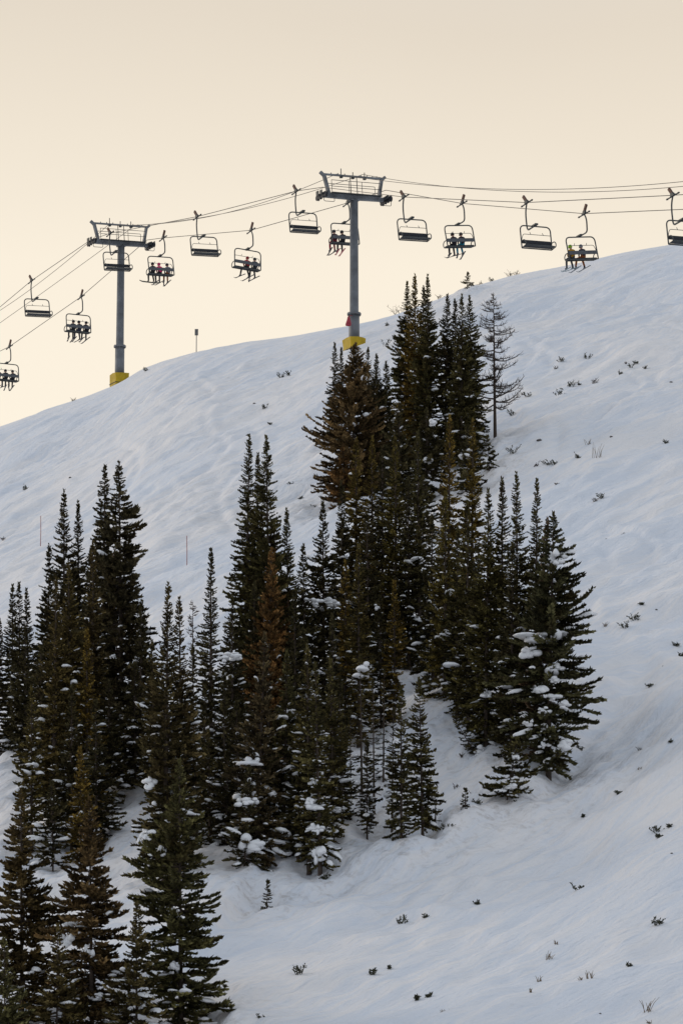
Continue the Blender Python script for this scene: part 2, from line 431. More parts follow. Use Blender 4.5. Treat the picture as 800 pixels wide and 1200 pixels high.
    for A, C in zip(seg[:-1], seg[1:]):
        PA = bp(B, np.full(len(B), A)); PC = bp(B, np.full(len(B), C))
        ra = (lr * (1 - .8 * A))[:, None]; rc = (lr * (1 - .8 * C))[:, None]
        ring = []
        for P_, r_ in ((PA, ra), (PC, rc)):
            ring += [P_ + sd * r_, P_ - sd * r_ * .5 + upv * r_ * .9, P_ - sd * r_ * .5 - upv * r_ * .9]
        nb = len(B); vv = np.concatenate(ring); tv.append(vv)
        for k in range(3):
            k2 = (k + 1) % 3
            tq.append(np.stack([B + k * nb, B + k2 * nb, B + (3 + k2) * nb, B + (3 + k) * nb], -1) + off)
        off += len(vv)
    trunk = mesh_np('trunk', np.concatenate(tv), quads=np.concatenate(tq), mats=[M['bark']], smooth=True)
    # lumps of snow lying on the limbs
    snow_me = None
    npil = int(snow / 34); ncl = int(snow) + npil * 4
    if ncl:
        wgt = np.clip(r - .16, 0.0, 1.2) * np.clip(1.15 - t, .03, 1) ** 1.6
        wgt /= wgt.sum()
        bi = g.choice(len(zb), ncl, p=wgt)
        s0 = g.uniform(.45, .97, ncl)
        if npil:                                              # pillows: several lumps grown together on neighbouring limbs
            q = np.repeat(np.arange(npil), 4); sl_ = np.arange(ncl - npil * 4, ncl); bi[sl_] = bi[q]; s0[sl_] = np.clip(s0[q] * .6 + .3 + g.uniform(-.14, .14, len(sl_)), .3, 1)
        c = bp(bi, s0); tg_ = nrm(bp(bi, s0 + .04) - c)
        sd_ = nrm(np.cross(tg_, upv)); nu = np.cross(sd_, tg_)
        big = g.random(ncl) ** 4.6
        if npil: big[ncl - npil * 4:] = g.uniform(.55, 1.25, npil * 4)
        L_ = (.05 + .19 * big) * np.clip(r[bi] / .7, .6, 1.3); W_ = L_ * g.uniform(.5, .95, ncl); T_ = L_ * g.uniform(.26, .5, ncl)
        if npil: c[ncl - npil * 4:] += sd_[ncl - npil * 4:] * g.uniform(-.16, .16, (npil * 4, 1))
        c = c + nu * (T_ * .55 + .02)[:, None]
        lx = ICO_V[None, :, :] * (1 + .22 * np.sin(ICO_V[None, :, :] * 3.1 + g.uniform(0, 6, (ncl, 1, 3))).sum(-1, keepdims=True) * .6)
        VV = c[:, None, :] + tg_[:, None, :] * (lx[..., 0] * L_[:, None])[..., None] + sd_[:, None, :] * (lx[..., 1] * W_[:, None])[..., None] + nu[:, None, :] * (np.where(lx[..., 2] < 0, lx[..., 2] * .45, lx[..., 2]) * T_[:, None])[..., None]
        nv = len(ICO_V)
        FF = (ICO_F[None] + (np.arange(ncl) * nv)[:, None, None]).reshape(-1, 3)
        VV = VV.reshape(-1, 3)
        for (px_, py_, pz_, w_, h_) in pillows:               # the thick caps of snow the boughs hold up
            for k in range(10):
                o_ = np.array([g.normal(0, .21) * w_, g.uniform(-.25, .3) * w_, g.normal(-.05, .20) * h_])
                r_ = np.array([w_ * g.uniform(.13, .30), w_ * g.uniform(.15, .28), h_ * g.uniform(.16, .34)])
                lv = ICO_V * (1 + .2 * np.sin(ICO_V * 3.1 + g.uniform(0, 6, 3)).sum(-1, keepdims=True) * .6)
                lv = np.where(lv[:, 2:] < 0, lv * np.array([1, 1, .6]), lv)
                FF = np.concatenate([FF, ICO_F + len(VV)]); VV = np.concatenate([VV, np.array([px_, py_, pz_]) + o_ + lv * r_])
        snow_me = mesh_np('snow_load', VV, tris=FF, mats=[M['tree_snow']], smooth=True)
    return trunk, crown, snow_me

G_ = (.046, .044, .019); DG = (.034, .032, .016); OL = (.105, .080, .022); BR = (.085, .052, .022); OB = (.100, .062, .026); GD = (.085, .065, .046); GR = (.054, .055, .025)
# tip x, tip y, foot x, foot y, crown half-width (photo pixels), style, needle colour, lumps of snow, label
TREES = [
 (477,332,472,548,24,'spire',G_,30,'tall dark fir spire at the left edge of the highest grove, right of the tower'),
 (486,323,486,550,24,'spire',OL,22,'olive tinged spire second from the left in the highest grove'),
 (501,323,501,556,25,'spire',G_,40,'tallest spire in the middle of the highest grove, bare trunk showing'),
 (496,337,494,535,18,'spire',DG,14,'dark fir squeezed behind the middle spires of the highest grove'),
 (524,346,521,548,22,'spire',DG,22,'blackish spire in the right half of the highest grove, pointed top leaning left'),
 (533,352,532,540,18,'spire',DG,10,'shorter dark spire in the gap right of centre in the highest grove'),
 (541,347,540,550,23,'spire',G_,26,'second fir from the right in the highest grove, straight needle top'),
 (550,348,552,540,27,'spire',G_,22,'rightmost spire of the highest grove, stepped branches facing the bare larch'),
 (417,404,411,590,61,'dense',(.078,.058,.030),26,'bulky brown topped fir standing in front of the yellow tower base'),
 (440,440,440,575,36,'dense',DG,16,'dark fir filling the space between the bulky brown fir and the tall spires'),
 (392,404,391,520,12,'spire',DG,2,'thin dark tip rising just left of the yellow tower base'),
 (400,410,400,520,10,'spire',DG,0,'short thin tip beside the yellow pad, behind the bulky brown fir'),
 (431,409,432,520,13,'spire',DG,2,'thin dark tip just right of the yellow tower base'),
 (441,416,443,540,15,'spire',DG,3,'thin fir tip second to the right of the yellow tower base'),
 (452,426,454,545,18,'spire',G_,6,'narrow fir between the tower base and the tall spires, lowest tip there'),
 (548,321,547,346,8,'fir',G_,0,'small lone fir standing on the skyline above the highest grove'),
 (571,512,573,554,15,'fir',G_,12,'low bushy fir at the foot of the bare larch'),
 (402,522,402,600,22,'dense',BR,4,'small brownish fir at the lower left skirt of the bulky brown fir'),
 (500,480,500,585,34,'fir',DG,60,'snow flecked dark fir in the understorey below the tall spires'),
 (548,500,548,580,26,'fir',DG,34,'dark understorey fir left of the low bushy one below the highest grove'),
 (417,515,418,772,25,'spire',(.085,.070,.022),30,'olive brown column fir, leftmost of the tight row in mid slope'),
 (436,514,436,778,23,'spire',(.078,.064,.020),24,'column fir with rounded top, second of the tight row in mid slope'),
 (448,524,448,782,20,'spire',DG,20,'very dark column fir, third of the tight row in mid slope'),
 (463,515,464,788,26,'spire',(.070,.062,.020),30,'dark column fir with bronze top, right end of the tight row in mid slope'),
 (489,508,492,790,23,'spire',G_,45,'thin open fir with gaps of snow behind it, between column firs and olive firs'),
 (527,489,524,772,22,'spire',OL,18,'bright olive fir with slender rounded top below the highest grove'),
 (554,493,552,765,22,'spire',(.090,.072,.020),16,'olive brown slender fir below the low bushy one'),
 (522,578,521,834,27,'fir',(.075,.066,.022),40,'olive fir with a visible grey trunk foot on the snow bank'),
 (547,590,549,852,24,'spire',(.050,.046,.018),36,'slim dark olive fir right of the one with the grey trunk foot'),
 (572,576,569,882,29,'spire',(.055,.052,.020),34,'tall dark fir standing left of the twin tips in the right grove'),
 (588,562,588,872,24,'spire',G_,30,'left one of the twin tipped firs in the right grove'),
 (605,556,606,877,27,'spire',G_,34,'right one of the twin tipped firs in the right grove, the highest there'),
 (629,564,627,880,22,'spire',G_,24,'narrow fir tip just left of the broad snow laden fir'),
 (648,603,642,908,64,'broad',(.040,.042,.022),150,'broad snow laden fir at the right edge of the wood'),
 (641,610,626,892,22,'dense',GD,16,'greyish brown fir pressed against the left side of the broad snow laden fir'),
 (606,868,594,942,30,'fir',G_,50,'small low fir with snow at the foot of the broad snow laden one'),
 (531,842,556,888,11,'fir',DG,4,'little fir leaning left out of the bank beside the right grove'),
 (378,590,380,850,32,'fir',DG,70,'dark fir with ragged shoulders left of the column firs'),
 (292,512,286,884,31,'spire',G_,40,'slender left spire of the tall cluster in the middle of the wood'),
 (302,533,301,870,20,'spire',DG,20,'short dark spire between the two tops of the tall middle cluster'),
 (312,513,317,888,44,'fir',G_,60,'tall right hand fir of the middle cluster with long right branches'),
 (318,620,324,884,34,'dense',BR,24,'brown needled fir in front of the tall middle cluster'),
 (318,645,314,905,40,'dense',OB,30,'rusty orange brown fir, the most orange one in the wood'),
 (405,659,404,862,17,'spire',OL,30,'thin olive fir in the gap between the ragged fir and the column firs'),
 (420,641,420,872,20,'spire',(.070,.060,.022),34,'slim olive fir in front of the left column firs'),
 (462,684,462,850,16,'spire',OL,16,'short bright olive fir in front of the right column firs'),
 (355,640,358,880,27,'fir',DG,60,'dark fir half hidden between the rusty fir and the ragged fir'),
 (345,690,346,905,26,'fir',DG,70,'snow flecked dark fir right of the rusty orange one'),
 (445,700,446,850,22,'fir',DG,50,'dark low fir under the column firs with snow on its boughs'),
 (247,646,247,985,24,'spire',DG,70,'solitary needle thin spire standing left of the middle cluster'),
 (310,744,300,1018,38,'fir',(.050,.042,.024),120,'brownish fir with much snow low down at the foot of the wood'),
 (336,766,332,1002,27,'spire',(.052,.052,.024),60,'olive green fir with clean point in the front row of the middle wood'),
 (360,759,362,1010,25,'spire',(.058,.053,.022),70,'front row fir with forked olive tip, left prong'),
 (369,779,375,1016,24,'fir',G_,90,'front row fir with forked olive tip, right prong, snow pillows at its foot'),
 (387,776,390,992,24,'spire',(.056,.052,.022),60,'slim front row fir at the right end of the forked group'),
 (389,722,392,930,20,'spire',DG,40,'dark spire behind the forked front row firs'),
 (422,772,424,955,14,'scrag',(.050,.046,.022),40,'scraggy thin fir wearing a snow cap halfway up'),
 (410,836,411,936,9,'scrag',DG,12,'bare looking sapling left of the scraggy snow capped fir'),
 (450,787,449,926,13,'scrag',DG,24,'thin open sapling fir on the snow bank, right of the scraggy snow capped one'),
 (470,808,470,993,19,'fir',G_,30,'left one of the pair of firs standing alone at the wood edge'),
 (491,797,495,980,27,'fir',G_,30,'right one of the lone pair at the wood edge, long right boughs'),
 (510,924,510,967,7,'scrag',DG,0,'tiny sapling right of the lone pair of firs'),
 (545,928,545,960,6,'fir',DG,2,'tiny cone shaped fir alone on the snow below the right grove'),
 (314,1036,312,1068,7,'fir',DG,4,'tiny fir alone on the lower piste left of centre'),
 (262,790,264,992,23,'fir',DG,80,'dark snow flecked fir right of the needle thin spire'),
 (277,826,280,1002,24,'fir',DG,70,'low dark fir between the needle thin spire and the brownish snowy fir'),
 (75,576,74,902,38,'fir',(.042,.038,.020),36,'tall dark fir with feathery top, left one of the big left hand pair'),
 (91,588,93,890,22,'spire',DG,16,'thin tip immediately right of the feathery topped fir'),
 (123,546,120,890,36,'broad',(.044,.040,.022),30,'left top of the tallest double fir on the left side'),
 (139,542,144,906,56,'broad',(.040,.037,.021),60,'wide layered fir with long right branches, tallest on the left side'),
 (15,688,14,882,18,'spire',DG,20,'left one of the three dark tips near the left picture edge'),
 (22,685,24,886,19,'spire',DG,20,'middle and highest of the three dark tips near the left picture edge'),
 (31,692,34,882,19,'spire',DG,20,'right one of the three dark tips near the left picture edge'),
 (-1,727,-3,892,20,'spire',DG,20,'dark fir cut by the left picture edge, below the three dark tips'),
 (80,662,82,962,31,'spire',(.062,.052,.020),50,'olive fir in front of the feathery topped one'),
 (66,680,62,972,27,'spire',(.060,.050,.020),40,'olive brown fir at the left side of the olive front fir'),
 (109,637,108,942,24,'spire',(.056,.046,.020),46,'bronze tinted fir between the two big left hand firs'),
 (134,646,134,900,15,'dense',GD,4,'greyish dead looking fir in front of the wide layered fir'),
 (102,740,102,962,24,'fir',OL,60,'short olive fir with snow below the bronze tinted one'),
 (37,808,37,1002,24,'fir',(.066,.058,.022),56,'pointed olive fir standing above the left foreground fir'),
 (197,685,193,1042,36,'fir',(.046,.040,.019),110,'tall dark fir with clean spire left of the needle thin one'),
 (210,704,214,1034,30,'fir',(.050,.042,.020),80,'twin of the tall dark fir, slightly lower tip on its right'),
 (94,880,95,1012,22,'spire',OL,30,'small olive spire behind the left foreground firs'),
 (24,928,26,1228,54,'broad',(.058,.046,.021),36,'left foreground fir with bronze top'),
 (105,938,108,1238,58,'broad',(.060,.044,.022),60,'middle foreground fir with brown top and snow lumps'),
 (210,894,212,1212,64,'broad',GR,60,'green foreground fir, the greenest and rightmost of the front three'),
 (5,1104,6,1290,46,'fir',GR,12,'green fir in the bottom left corner, only its upper part in view'),
 (60,918,62,1016,24,'fir',DG,50,'dark fir with snow between the left and middle foreground firs'),
 (244,860,246,1002,18,'spire',(.052,.048,.021),30,'slim fir right of the green foreground one'),
 (228,880,231,1012,20,'fir',DG,34,'dark slim fir just behind the right flank of the green foreground fir'),
 (158,780,158,932,26,'fir',DG,60,'dark fir below the wide layered one, at the head of the snow gully'),
 (178,752,181,938,26,'fir',(.044,.040,.020),60,'dark brown fir right of the snow gully head'),
 (128,800,126,950,28,'fir',DG,70,'low dark fir below the wide layered one, left of the snow gully'),
 (48,760,47,930,24,'fir',DG,60,'dark fir below the three dark tips, left of the olive fir'),
 (226,760,228,960,20,'fir',DG,60,'dark fir in the gap between the tall dark twins and the needle thin spire'),
 (292,900,286,1024,24,'fir',DG,90,'low fir buried in snow pillows at the lowest corner of the middle wood'),
 (437,800,438,945,12,'scrag',DG,26,'thin dark sapling at the wood edge, left of the lone pair of firs'),
 (461,832,459,962,11,'scrag',DG,20,'short thin sapling touching the left side of the lone pair of firs'),
 (402,870,401,965,15,'fir',DG,30,'little bushy fir under the scraggy snow capped one'),
 (430,872,430,968,15,'fir',DG,26,'little bushy fir between the scraggy one and the lone pair'),
 (468,474,467,604,27,'dense',DG,40,'dark fir in the hollow between the bulky brown fir and the column firs'),
 (496,560,495,640,24,'fir',DG,40,'low dark fir closing the gap above the thin open fir'),
 (478,562,479,792,24,'spire',DG,24,'dark fir wedged between the bronze topped column fir and the thin open one'),
 (506,606,507,806,25,'fir',DG,40,'dark fir left of the olive fir with the grey trunk foot, behind it'),
 (536,622,535,846,22,'spire',G_,30,'dark fir right of the olive fir with the grey trunk foot'),
 (560,640,559,872,24,'fir',DG,44,'dark fir filling the left flank of the right grove'),
 (600,642,599,890,27,'fir',DG,44,'dark fir in the heart of the right grove, below the twin tips'),
 (400,566,401,790,24,'spire',DG,24,'dark fir at the left end of the row of column firs'),
 (430,604,431,806,27,'fir',DG,36,'dark bushy fir at the feet of the column firs'),
 (336,598,339,884,30,'fir',G_,50,'fir with long right boughs behind the brown needled one'),
 (298,684,297,905,30,'fir',DG,60,'dark fir left of the rusty orange one'),
 (272,700,272,935,26,'spire',DG,60,'dark fir between the needle thin spire and the tall middle cluster'),
 (324,832,321,1004,28,'fir',DG,80,'low dark fir between the brownish snowy fir and the clean pointed olive one'),
 (350,842,349,1008,26,'fir',DG,80,'low dark fir below the left prong of the forked front row fir'),
 (398,795,399,962,17,'fir',DG,46,'small dark fir at the right foot of the forked front row group'),
 (266,884,266,1008,26,'fir',DG,70,'low dark fir at the foot of the needle thin spire'),
 (214,800,206,1036,32,'fir',DG,70,'dark fir filling the space in front of the tall dark twins'),
 (240,806,240,992,22,'fir',DG,60,'dark fir at the left flank of the needle thin spire'),
 (112,822,113,990,27,'fir',DG,60,'low dark fir right of the small olive spire'),
 (84,806,84,988,27,'fir',DG,60,'low dark fir left of the small olive spire'),
 (58,640,55,905,29,'fir',DG,30,'dark fir at the left flank of the feathery topped one'),
 (106,646,104,908,29,'fir',DG,40,'dark fir closing the gap between the two big left hand firs'),
 (30,738,30,894,27,'fir',DG,36,'low dark fir below the three dark tips'),
 (166,706,163,918,27,'fir',DG,40,'dark fir at the right flank of the wide layered one'),
 (68,1088,66,1262,38,'fir',(.058,.050,.022),24,'low fir between the left and middle foreground firs, at the bottom edge'),
 (160,1062,160,1244,40,'fir',(.052,.046,.021),40,'low fir between the middle and green foreground firs, at the bottom edge'),
]

# tree (by its tip), where its big snow caps sit, their width and height
PILLOWS = [(648,603,650,655,22,24), (648,603,640,746,58,20), (648,603,622,765,26,18), (648,603,652,783,18,10), (648,603,650,797,16,9), (648,603,629,808,22,16), (648,603,650,818,18,10), (648,603,663,826,18,12),
 (648,603,638,834,14,10), (648,603,620,848,15,8), (648,603,662,874,24,16), (648,603,638,872,12,9), (606,868,602,888,13,9), (606,868,598,922,16,8), (572,576,562,880,13,12), (572,576,570,812,8,9),
 (522,578,519,744,20,16), (463,515,477,775,18,24), (422,772,424,783,22,15), (450,787,434,905,13,22), (450,787,455,934,20,12), (378,590,388,706,20,12), (355,640,370,705,16,10), (369,779,368,918,14,10), (369,779,364,942,14,16),
 (369,779,371,972,18,14), (369,779,374,1002,20,24), (387,776,393,950,18,9), (310,744,292,892,16,12), (310,744,292,996,30,16), (292,900,290,940,24,13), (292,900,296,990,28,20), (345,690,310,862,14,8), (139,542,160,774,9,17), (123,546,124,747,12,14),
 (139,542,132,770,8,7), (80,662,88,862,14,18), (80,662,103,866,11,8), (105,938,102,1120,14,20), (105,938,74,1102,18,24), (105,938,114,1168,18,10), (210,894,204,1070,16,12), (210,894,203,1135,15,14), (210,894,190,998,12,14), (197,685,171,982,16,16),
 (197,685,174,918,18,16), (210,704,204,912,9,9), (500,480,505,495,13,10), (500,480,470,520,9,9), (500,480,500,540,12,9), (548,500,530,560,14,9), (417,404,403,484,9,9), (417,404,430,486,11,7), (247,646,262,770,18,9), (262,790,275,770,22,10), (445,700,442,712,8,8), (470,808,462,870,8,8)]
def plant_tree(i, rec):
    tx, ty, fx, fy, hw, sty, col, snow, label = rec
    x, y, z = spot(fx, fy)
    bx, by, bz = at(tx, ty, y)
    H = bz - z + .05; Rad = max(.12, hw / F * y * (.80 if sty in ('broad', 'dense') else .84))
    root = empty('fir_tree', (x, y, z)); tag(root, label, 'tree', 'firs growing on the snowy slope')
    pil = []
    for kx, ky, ppx, ppy, pw, ph in PILLOWS:
        if (kx, ky) == (tx, ty):
            f = max(0, 1 - (ppy - ty) / max(1, fy - ty)); dep = Rad * (1 - f) ** .6 * .62
            qx, qy, qz = at(ppx, ppy, y - dep); pil.append((qx - x, -dep, qz - z, pw / F * y, ph / F * y))
    tr, cr, sn = conifer_meshes(100 + i, H, Rad, (bx - x, random.uniform(-.15, .15)), sty, snow * 2.1, pil)
    link('trunk', tr, root); c = link('crown', cr, root); c.color = (col[0] * 1.12, col[1] * .98, col[2] * .82, 1)
    if sn: link('snow_load', sn, root)['kind'] = 'stuff'
    return root, H, Rad

# ------------------------------------------------------------------ bare larch, dead sapling
def bare_tree(tx, ty, fx, fy, hw, seed, label, nb=75, name='bare_larch', first=.22):
    g = random.Random(seed)
    x, y, z = spot(fx, fy); bx, by, bz = at(tx, ty, y); H = bz - z; Rad = hw / F * y
    root = empty(name, (x, y, z)); tag(root, label, 'tree', 'leafless trees on the slope')
    t = MB(); lx = bx - x
    t.tube([(lx * k / 8, 0, -.4 + (H + .4) * k / 8) for k in range(9)], [H * .0125 * (1 - .93 * k / 8) for k in range(9)], 7)
    t.build('trunk', M['twig'], root)
    c = MB()
    for k in range(nb):
        f = first + (1 - first) * (k / nb) ** .9 * .98
        zz = H * f; az = g.uniform(0, 6.283); L = Rad * (1 - f) ** .62 * g.uniform(.55, 1.2) * min(1, (f - first) * 7 + .55) + .12
        d = Vector((math.cos(az), math.sin(az), 0)); b = Vector((lx * f, 0, zz)); pts = []
        dr = g.uniform(.1, .5); upc = g.uniform(.3, .75)
        for j in range(6):
            s = j / 5
            pts.append(b + d * L * s + Vector((g.uniform(-.03, .03), g.uniform(-.03, .03), L * (-dr * s + upc * s * s) + g.uniform(-.02, .02))))
        r0 = .018 + .018 * L
        c.tube(pts, [r0 * (1 - .75 * j / 5) for j in range(6)], 4, False)
        for q in range(int(6 + L * 11)):
            s = g.uniform(.2, 1); j = min(4, int(s * 5)); p = pts[j].lerp(pts[j + 1], s * 5 - j)
            dd = (d * .5 + Vector((g.uniform(-1, 1), g.uniform(-1, 1), g.uniform(-.2, .9)))).normalized(); l = g.uniform(.12, .34) * min(1.1, L + .2)
            c.tube([p, p + dd * l * .55, p + dd * l + Vector((0, 0, l * .25))], [.014, .012, .007], 3, False)
    c.build('crown', M['twig'], root)
    return root

# ------------------------------------------------------------------ the lift line
XL, YL, XR, YR = -17.92, 296.0, .90, 260.0
DX, DY = XR - XL, YR - YL
LEN = math.hypot(DX, DY)
U = Vector((-DX / LEN, -DY / LEN, 0))           # uphill travel: away from the camera and to the left
NN = Vector((U.y, -U.x, 0))                     # right-hand side of that travel
PHI = math.atan2(-U.x, U.y)
GA = 2.62                                        # half the gauge between the two ropes

def line_pt(px, py, off):
    b, t = ray(px, py)
    s = (b * (YL + off * NN.y) - XL - off * NN.x) / (DX - b * DY)
    x = XL + DX * s + off * NN.x; y = YL + DY * s + off * NN.y
    return Vector((x, y, t * y)), s

EMPTY_PX = [(37, 328.5), (129, 273), (231, 253.5), (347, 223.5), (473, 230.5), (617, 237), (788, 228.5)]
EMPTY_LINE = [(-600, 640), (-55, 384), (0, 359.5), (37, 328.5), (106, 281), (129, 273), (231, 253.5), (347, 223.5), (378, 219), (473, 230.5), (617, 237), (788, 228.5), (960, 217), (1700, 190)]
LOAD_PX = [(11, 406), (95, 347.5), (191, 278.5), (294, 269.5), (407, 237.5), (541, 238), (684, 250)]
LOAD_LINE = [(-600, 700), (-60, 440), (11, 406), (95, 347.5), (172, 281), (191, 278.5), (294, 269.5), (407, 237.5), (452, 222.5), (541, 238), (684, 250), (800, 245), (980, 232), (1700, 200)]
CAB1 = [(-600, 640), (-60, 398), (0, 364.5), (60, 320), (100, 286), (127, 263), (190, 261), (250, 253), (320, 233), (394, 203.5), (452, 206), (502, 215), (560, 221), (640, 223.8), (710, 221.5), (800, 211.5), (960, 190), (1700, 120)]
CAB2 = [(-600, 670), (-60, 420), (0, 380), (60, 336), (121, 287), (158, 264), (200, 263), (260, 251), (320, 236), (380, 215), (425, 204), (460, 210), (527, 219), (580, 223.5), (640, 225.2), (710, 224), (800, 215.5), (960, 196), (1700, 126)]

def rope(name, pts, off, r, label, smooth):
    P = sorted([(line_pt(px, py, off)[1], line_pt(px, py, off)[0]) for px, py in pts], key=lambda q: q[0])
    s = np.array([p[0] for p in P]); z = np.array([p[1].z for p in P])
    ss = np.linspace(s[0], s[-1], 500)
    ss = np.unique(np.concatenate([ss, s]))
    zz = np.interp(ss, s, z)
    if smooth:
        knot = [s[0]] + [line_pt(px, py, off)[1] for px, py in smooth] + [s[-1]]
        for a, b in zip(knot[:-1], knot[1:]):                 # a parabola in every span
            m_ = (s >= a - 1e-6) & (s <= b + 1e-6); wt = np.where((np.abs(s - a) < 1e-6) | (np.abs(s - b) < 1e-6), 30., 1.)[m_]
            c_ = np.polyfit(s[m_], z[m_], 2 if m_.sum() > 2 else 1, w=wt); i_ = (ss >= a) & (ss <= b); zz[i_] = np.polyval(c_, ss[i_])
    q = [(XL + DX * a + off * NN.x, YL + DY * a + off * NN.y, b) for a, b in zip(ss, zz)]
    m = MB(); m.tube(q, r, 6)
    o = m.build(name, M['rope'])
    tag(o, label, 'cable', 'cables of the chairlift')

rope('haul_rope', EMPTY_LINE, -GA, .026, 'steel haul rope carrying the empty chairs down', False)
rope('haul_rope', LOAD_LINE, GA, .026, 'steel haul rope carrying the occupied chairs up', False)
rope('signal_cable', CAB1, -.95, .021, 'upper thin signal cable strung over the left half of the tower heads', [(-60, 398), (127, 263), (394, 203.5), (960, 190)])
rope('signal_cable', CAB2, .95, .021, 'lower thin signal cable strung over the right half of the tower heads', [(-60, 420), (158, 264), (425, 204), (960, 196)])

# ------------------------------------------------------------------ towers
def tower(px, py_top, py_base, sx, sy, lab, pad_h, pad_drop, flange_py, rail_dy):
    base = Vector((sx, sy, float(ground(sx, sy)) - .15))
    b, t = ray(px, py_top); ztop = t * sy
    root = empty('lift_tower', base, (0, 0, PHI)); tag(root, lab, 'lift tower', 'steel towers of the chairlift')
    h = ztop - base.z                                       # height of the crossarm axis
    zf = ray(px, flange_py)[1] * sy - base.z
    m = MB(); m.lathe([(.39, -.6), (.38, zf), (.32, zf + .02), (.285, h - .15)], 24); pole = m.build('pole', M['steel'], root)
    m = MB(); m.lathe([(.40, zf - .07), (.50, zf - .06), (.50, zf + .07), (.40, zf + .08)], 24)
    for k in range(12):
        w = k * math.pi / 6; m.box((.45 * math.cos(w), .45 * math.sin(w), zf), (.05, .05, .22))
    m.build('flange', M['steel'], root)
    m = MB()
    for sx_ in (-.2, .2): m.tube([(sx_, .48, .6), (sx_, .42, h - .3)], .022, 6)
    z = .7
    while z < h - .4: m.tube([(-.2, .475, z), (.2, .475, z)], .014, 5); z += .3
    for z in (1.5, 4, 6.5, 9): m.box((0, .40, min(z, h - .5)), (.06, .16, .05))
    m.build('ladder', M['dark_steel'], root).rotation_euler.z = -PHI
    # crossarm: a tapered box girder
    m = MB()
    for sgn in (-1, 1):
        q = [(0, .19), (2.35, .15)]
        vs = []
        for x, hh_ in q:
            for yy_, zz_ in ((-.15, -hh_), (.15, -hh_), (.15, hh_ * .8), (-.15, hh_ * .8)): vs.append((x * sgn, yy_, h + zz_))
        fs = [(0, 1, 5, 4), (1, 2, 6, 5), (2, 3, 7, 6), (3, 0, 4, 7), (4, 5, 6, 7)]
        m.add(vs, fs if sgn < 0 else [tuple(reversed(f)) for f in fs])
    m.box((0, 0, h - .22), (.70, .50, .10)); m.box((0, 0, h + .19), (.6, .42, .06))
    m.build('crossarm', M['steel'], root)
    # lifting frame: two uprights leaning outward and a top beam
    lf = MB(); HT = 1.55
    for sgn in (-1, 1):
        a = Vector((2.02 * sgn, 0, h + .1)); b_ = Vector((2.32 * sgn, 0, h + HT - .12)); c = Vector((2.62 * sgn, 0, h + HT + .14))
        for p, q, wa in ((a, b_, .27), (b_, c, .22)):
            d = q - p; rot = d.to_track_quat('Z', 'Y').to_matrix(); lf.box((p + q) / 2, (wa, .2, d.length + .04), rot, .01)
    lf.box((0, 0, h + HT), (4.75, .14, .13), None, .01)
    lf.build('lifting_frame', M['steel'], root)
    for x in (-1.75, -1.2, -.65, .65, 1.15, 1.6, 1.95): MB().box((x, 0, h + HT + .10), (.05, .05, .12)).build('lifting_lug', M['dark_steel'], root)
    for x, hh_ in ((-.95, .52), (0, .32), (.95, .36)):
        MB().tube([(x, 0, h + HT), (x + .02, 0, h + HT + hh_)], .032, 6).box((x, 0, h + HT - .10), (.20, .22, .16), None, .02).build('cable_saddle', M['dark_steel'], root)
    m = MB()
    for y_ in (-.46, .46):
        for zz_ in ((.92, .46) if y_ < 0 else (.92,)): m.tube([(-2.0, y_, h + .12 + zz_), (2.0, y_, h + .12 + zz_)], .022, 6)
        for x in ((-2.0, -.6, .45, 2.0) if y_ < 0 else (-2.0, 2.0)): m.tube([(x, y_, h + .1), (x, y_, h + 1.04)], .020, 6)
    m.tube([(-.22, 0, h + .1), (-.22, 0, h + HT)], .03, 6); m.tube([(.3, 0, h + .1), (.3, 0, h + HT)], .03, 6)
    m.build('catwalk_railing', M['dark_steel'], root)
    m = MB()
    for y_ in (-.40, .40): m.box((0, y_, h + .12), (4.1, .34, .04))
    m.build('catwalk', M['dark_steel'], root)
    # sheave trains: beam with rubber lined wheels, guard loop under it
    for sgn in (-1, 1):
        m = MB(); cx = GA * sgn
        dip = pad_drop
        for yb in (-1, 1):
            m.box((cx - .17 * sgn, yb * .34, h + .12 - .04 * abs(yb)), (.07, .66, .24), Matrix.Rotation(-yb * dip[0 if sgn < 0 else 1], 3, 'X'), .01)
        m.box((cx - .2 * sgn, 0, h + .06), (.12, .8, .22), None, .02)
        m.box((cx - .35 * sgn, 0, h), (.3, .24, .24), None, .02)
        m.box((cx + .20 * sgn, .25, h + .16), (.07, .36, .34), None, .02); m.box((cx + .2 * sgn, -.3, h + .12), (.07, .34, .30), None, .02)
        st = m.build('sheave_train', M['dark_steel'], root)
        for k in range(4):
            w = MB(); y_ = -.6 + .4 * k
            zc = h - .06 - .05 * abs(y_) * 1.0
            vs = [(cx + dx_, y_, zc) for dx_ in (-.09, -.06, -.03, .03, .06, .09)]
            w.tube(vs, [.20, .21, .175, .175, .21, .20], 18)
            w.build('sheave', M['seat'], st)
        m = MB()
        m.tube(arc([(cx + .1 * sgn, -.5, h - .2), (cx + .1 * sgn, -.5, h - .58), (cx - .75 * sgn, -.5, h - .58), (cx - .75 * sgn, -.5, h - .16)], .12, 4), .022, 6)
        m.build('rope_guard', M['dark_steel'], root)
    CANT = Matrix.Translation((0, 0, h)) @ Matrix.Rotation(R_(-3.8), 4, 'Y') @ Matrix.Translation((0, 0, -h))
    for part in root.children:
        if part.name.split('.')[0] not in ('pole', 'flange', 'ladder'): part.matrix_local = CANT
    # yellow crash pad tied round the foot
    m = MB(); z0, z1 = pad_h
    W = .60
    ring = [(-W, -W), (0, -W * 1.03), (W, -W), (W * 1.03, 0), (W, W), (0, W * 1.03), (-W, W), (-W * 1.03, 0)]
    rows = [(z0, .93), (z0 + (z1 - z0) * .33, 1.0), (z0 + (z1 - z0) * .66, .97), (z1, 1.02)]
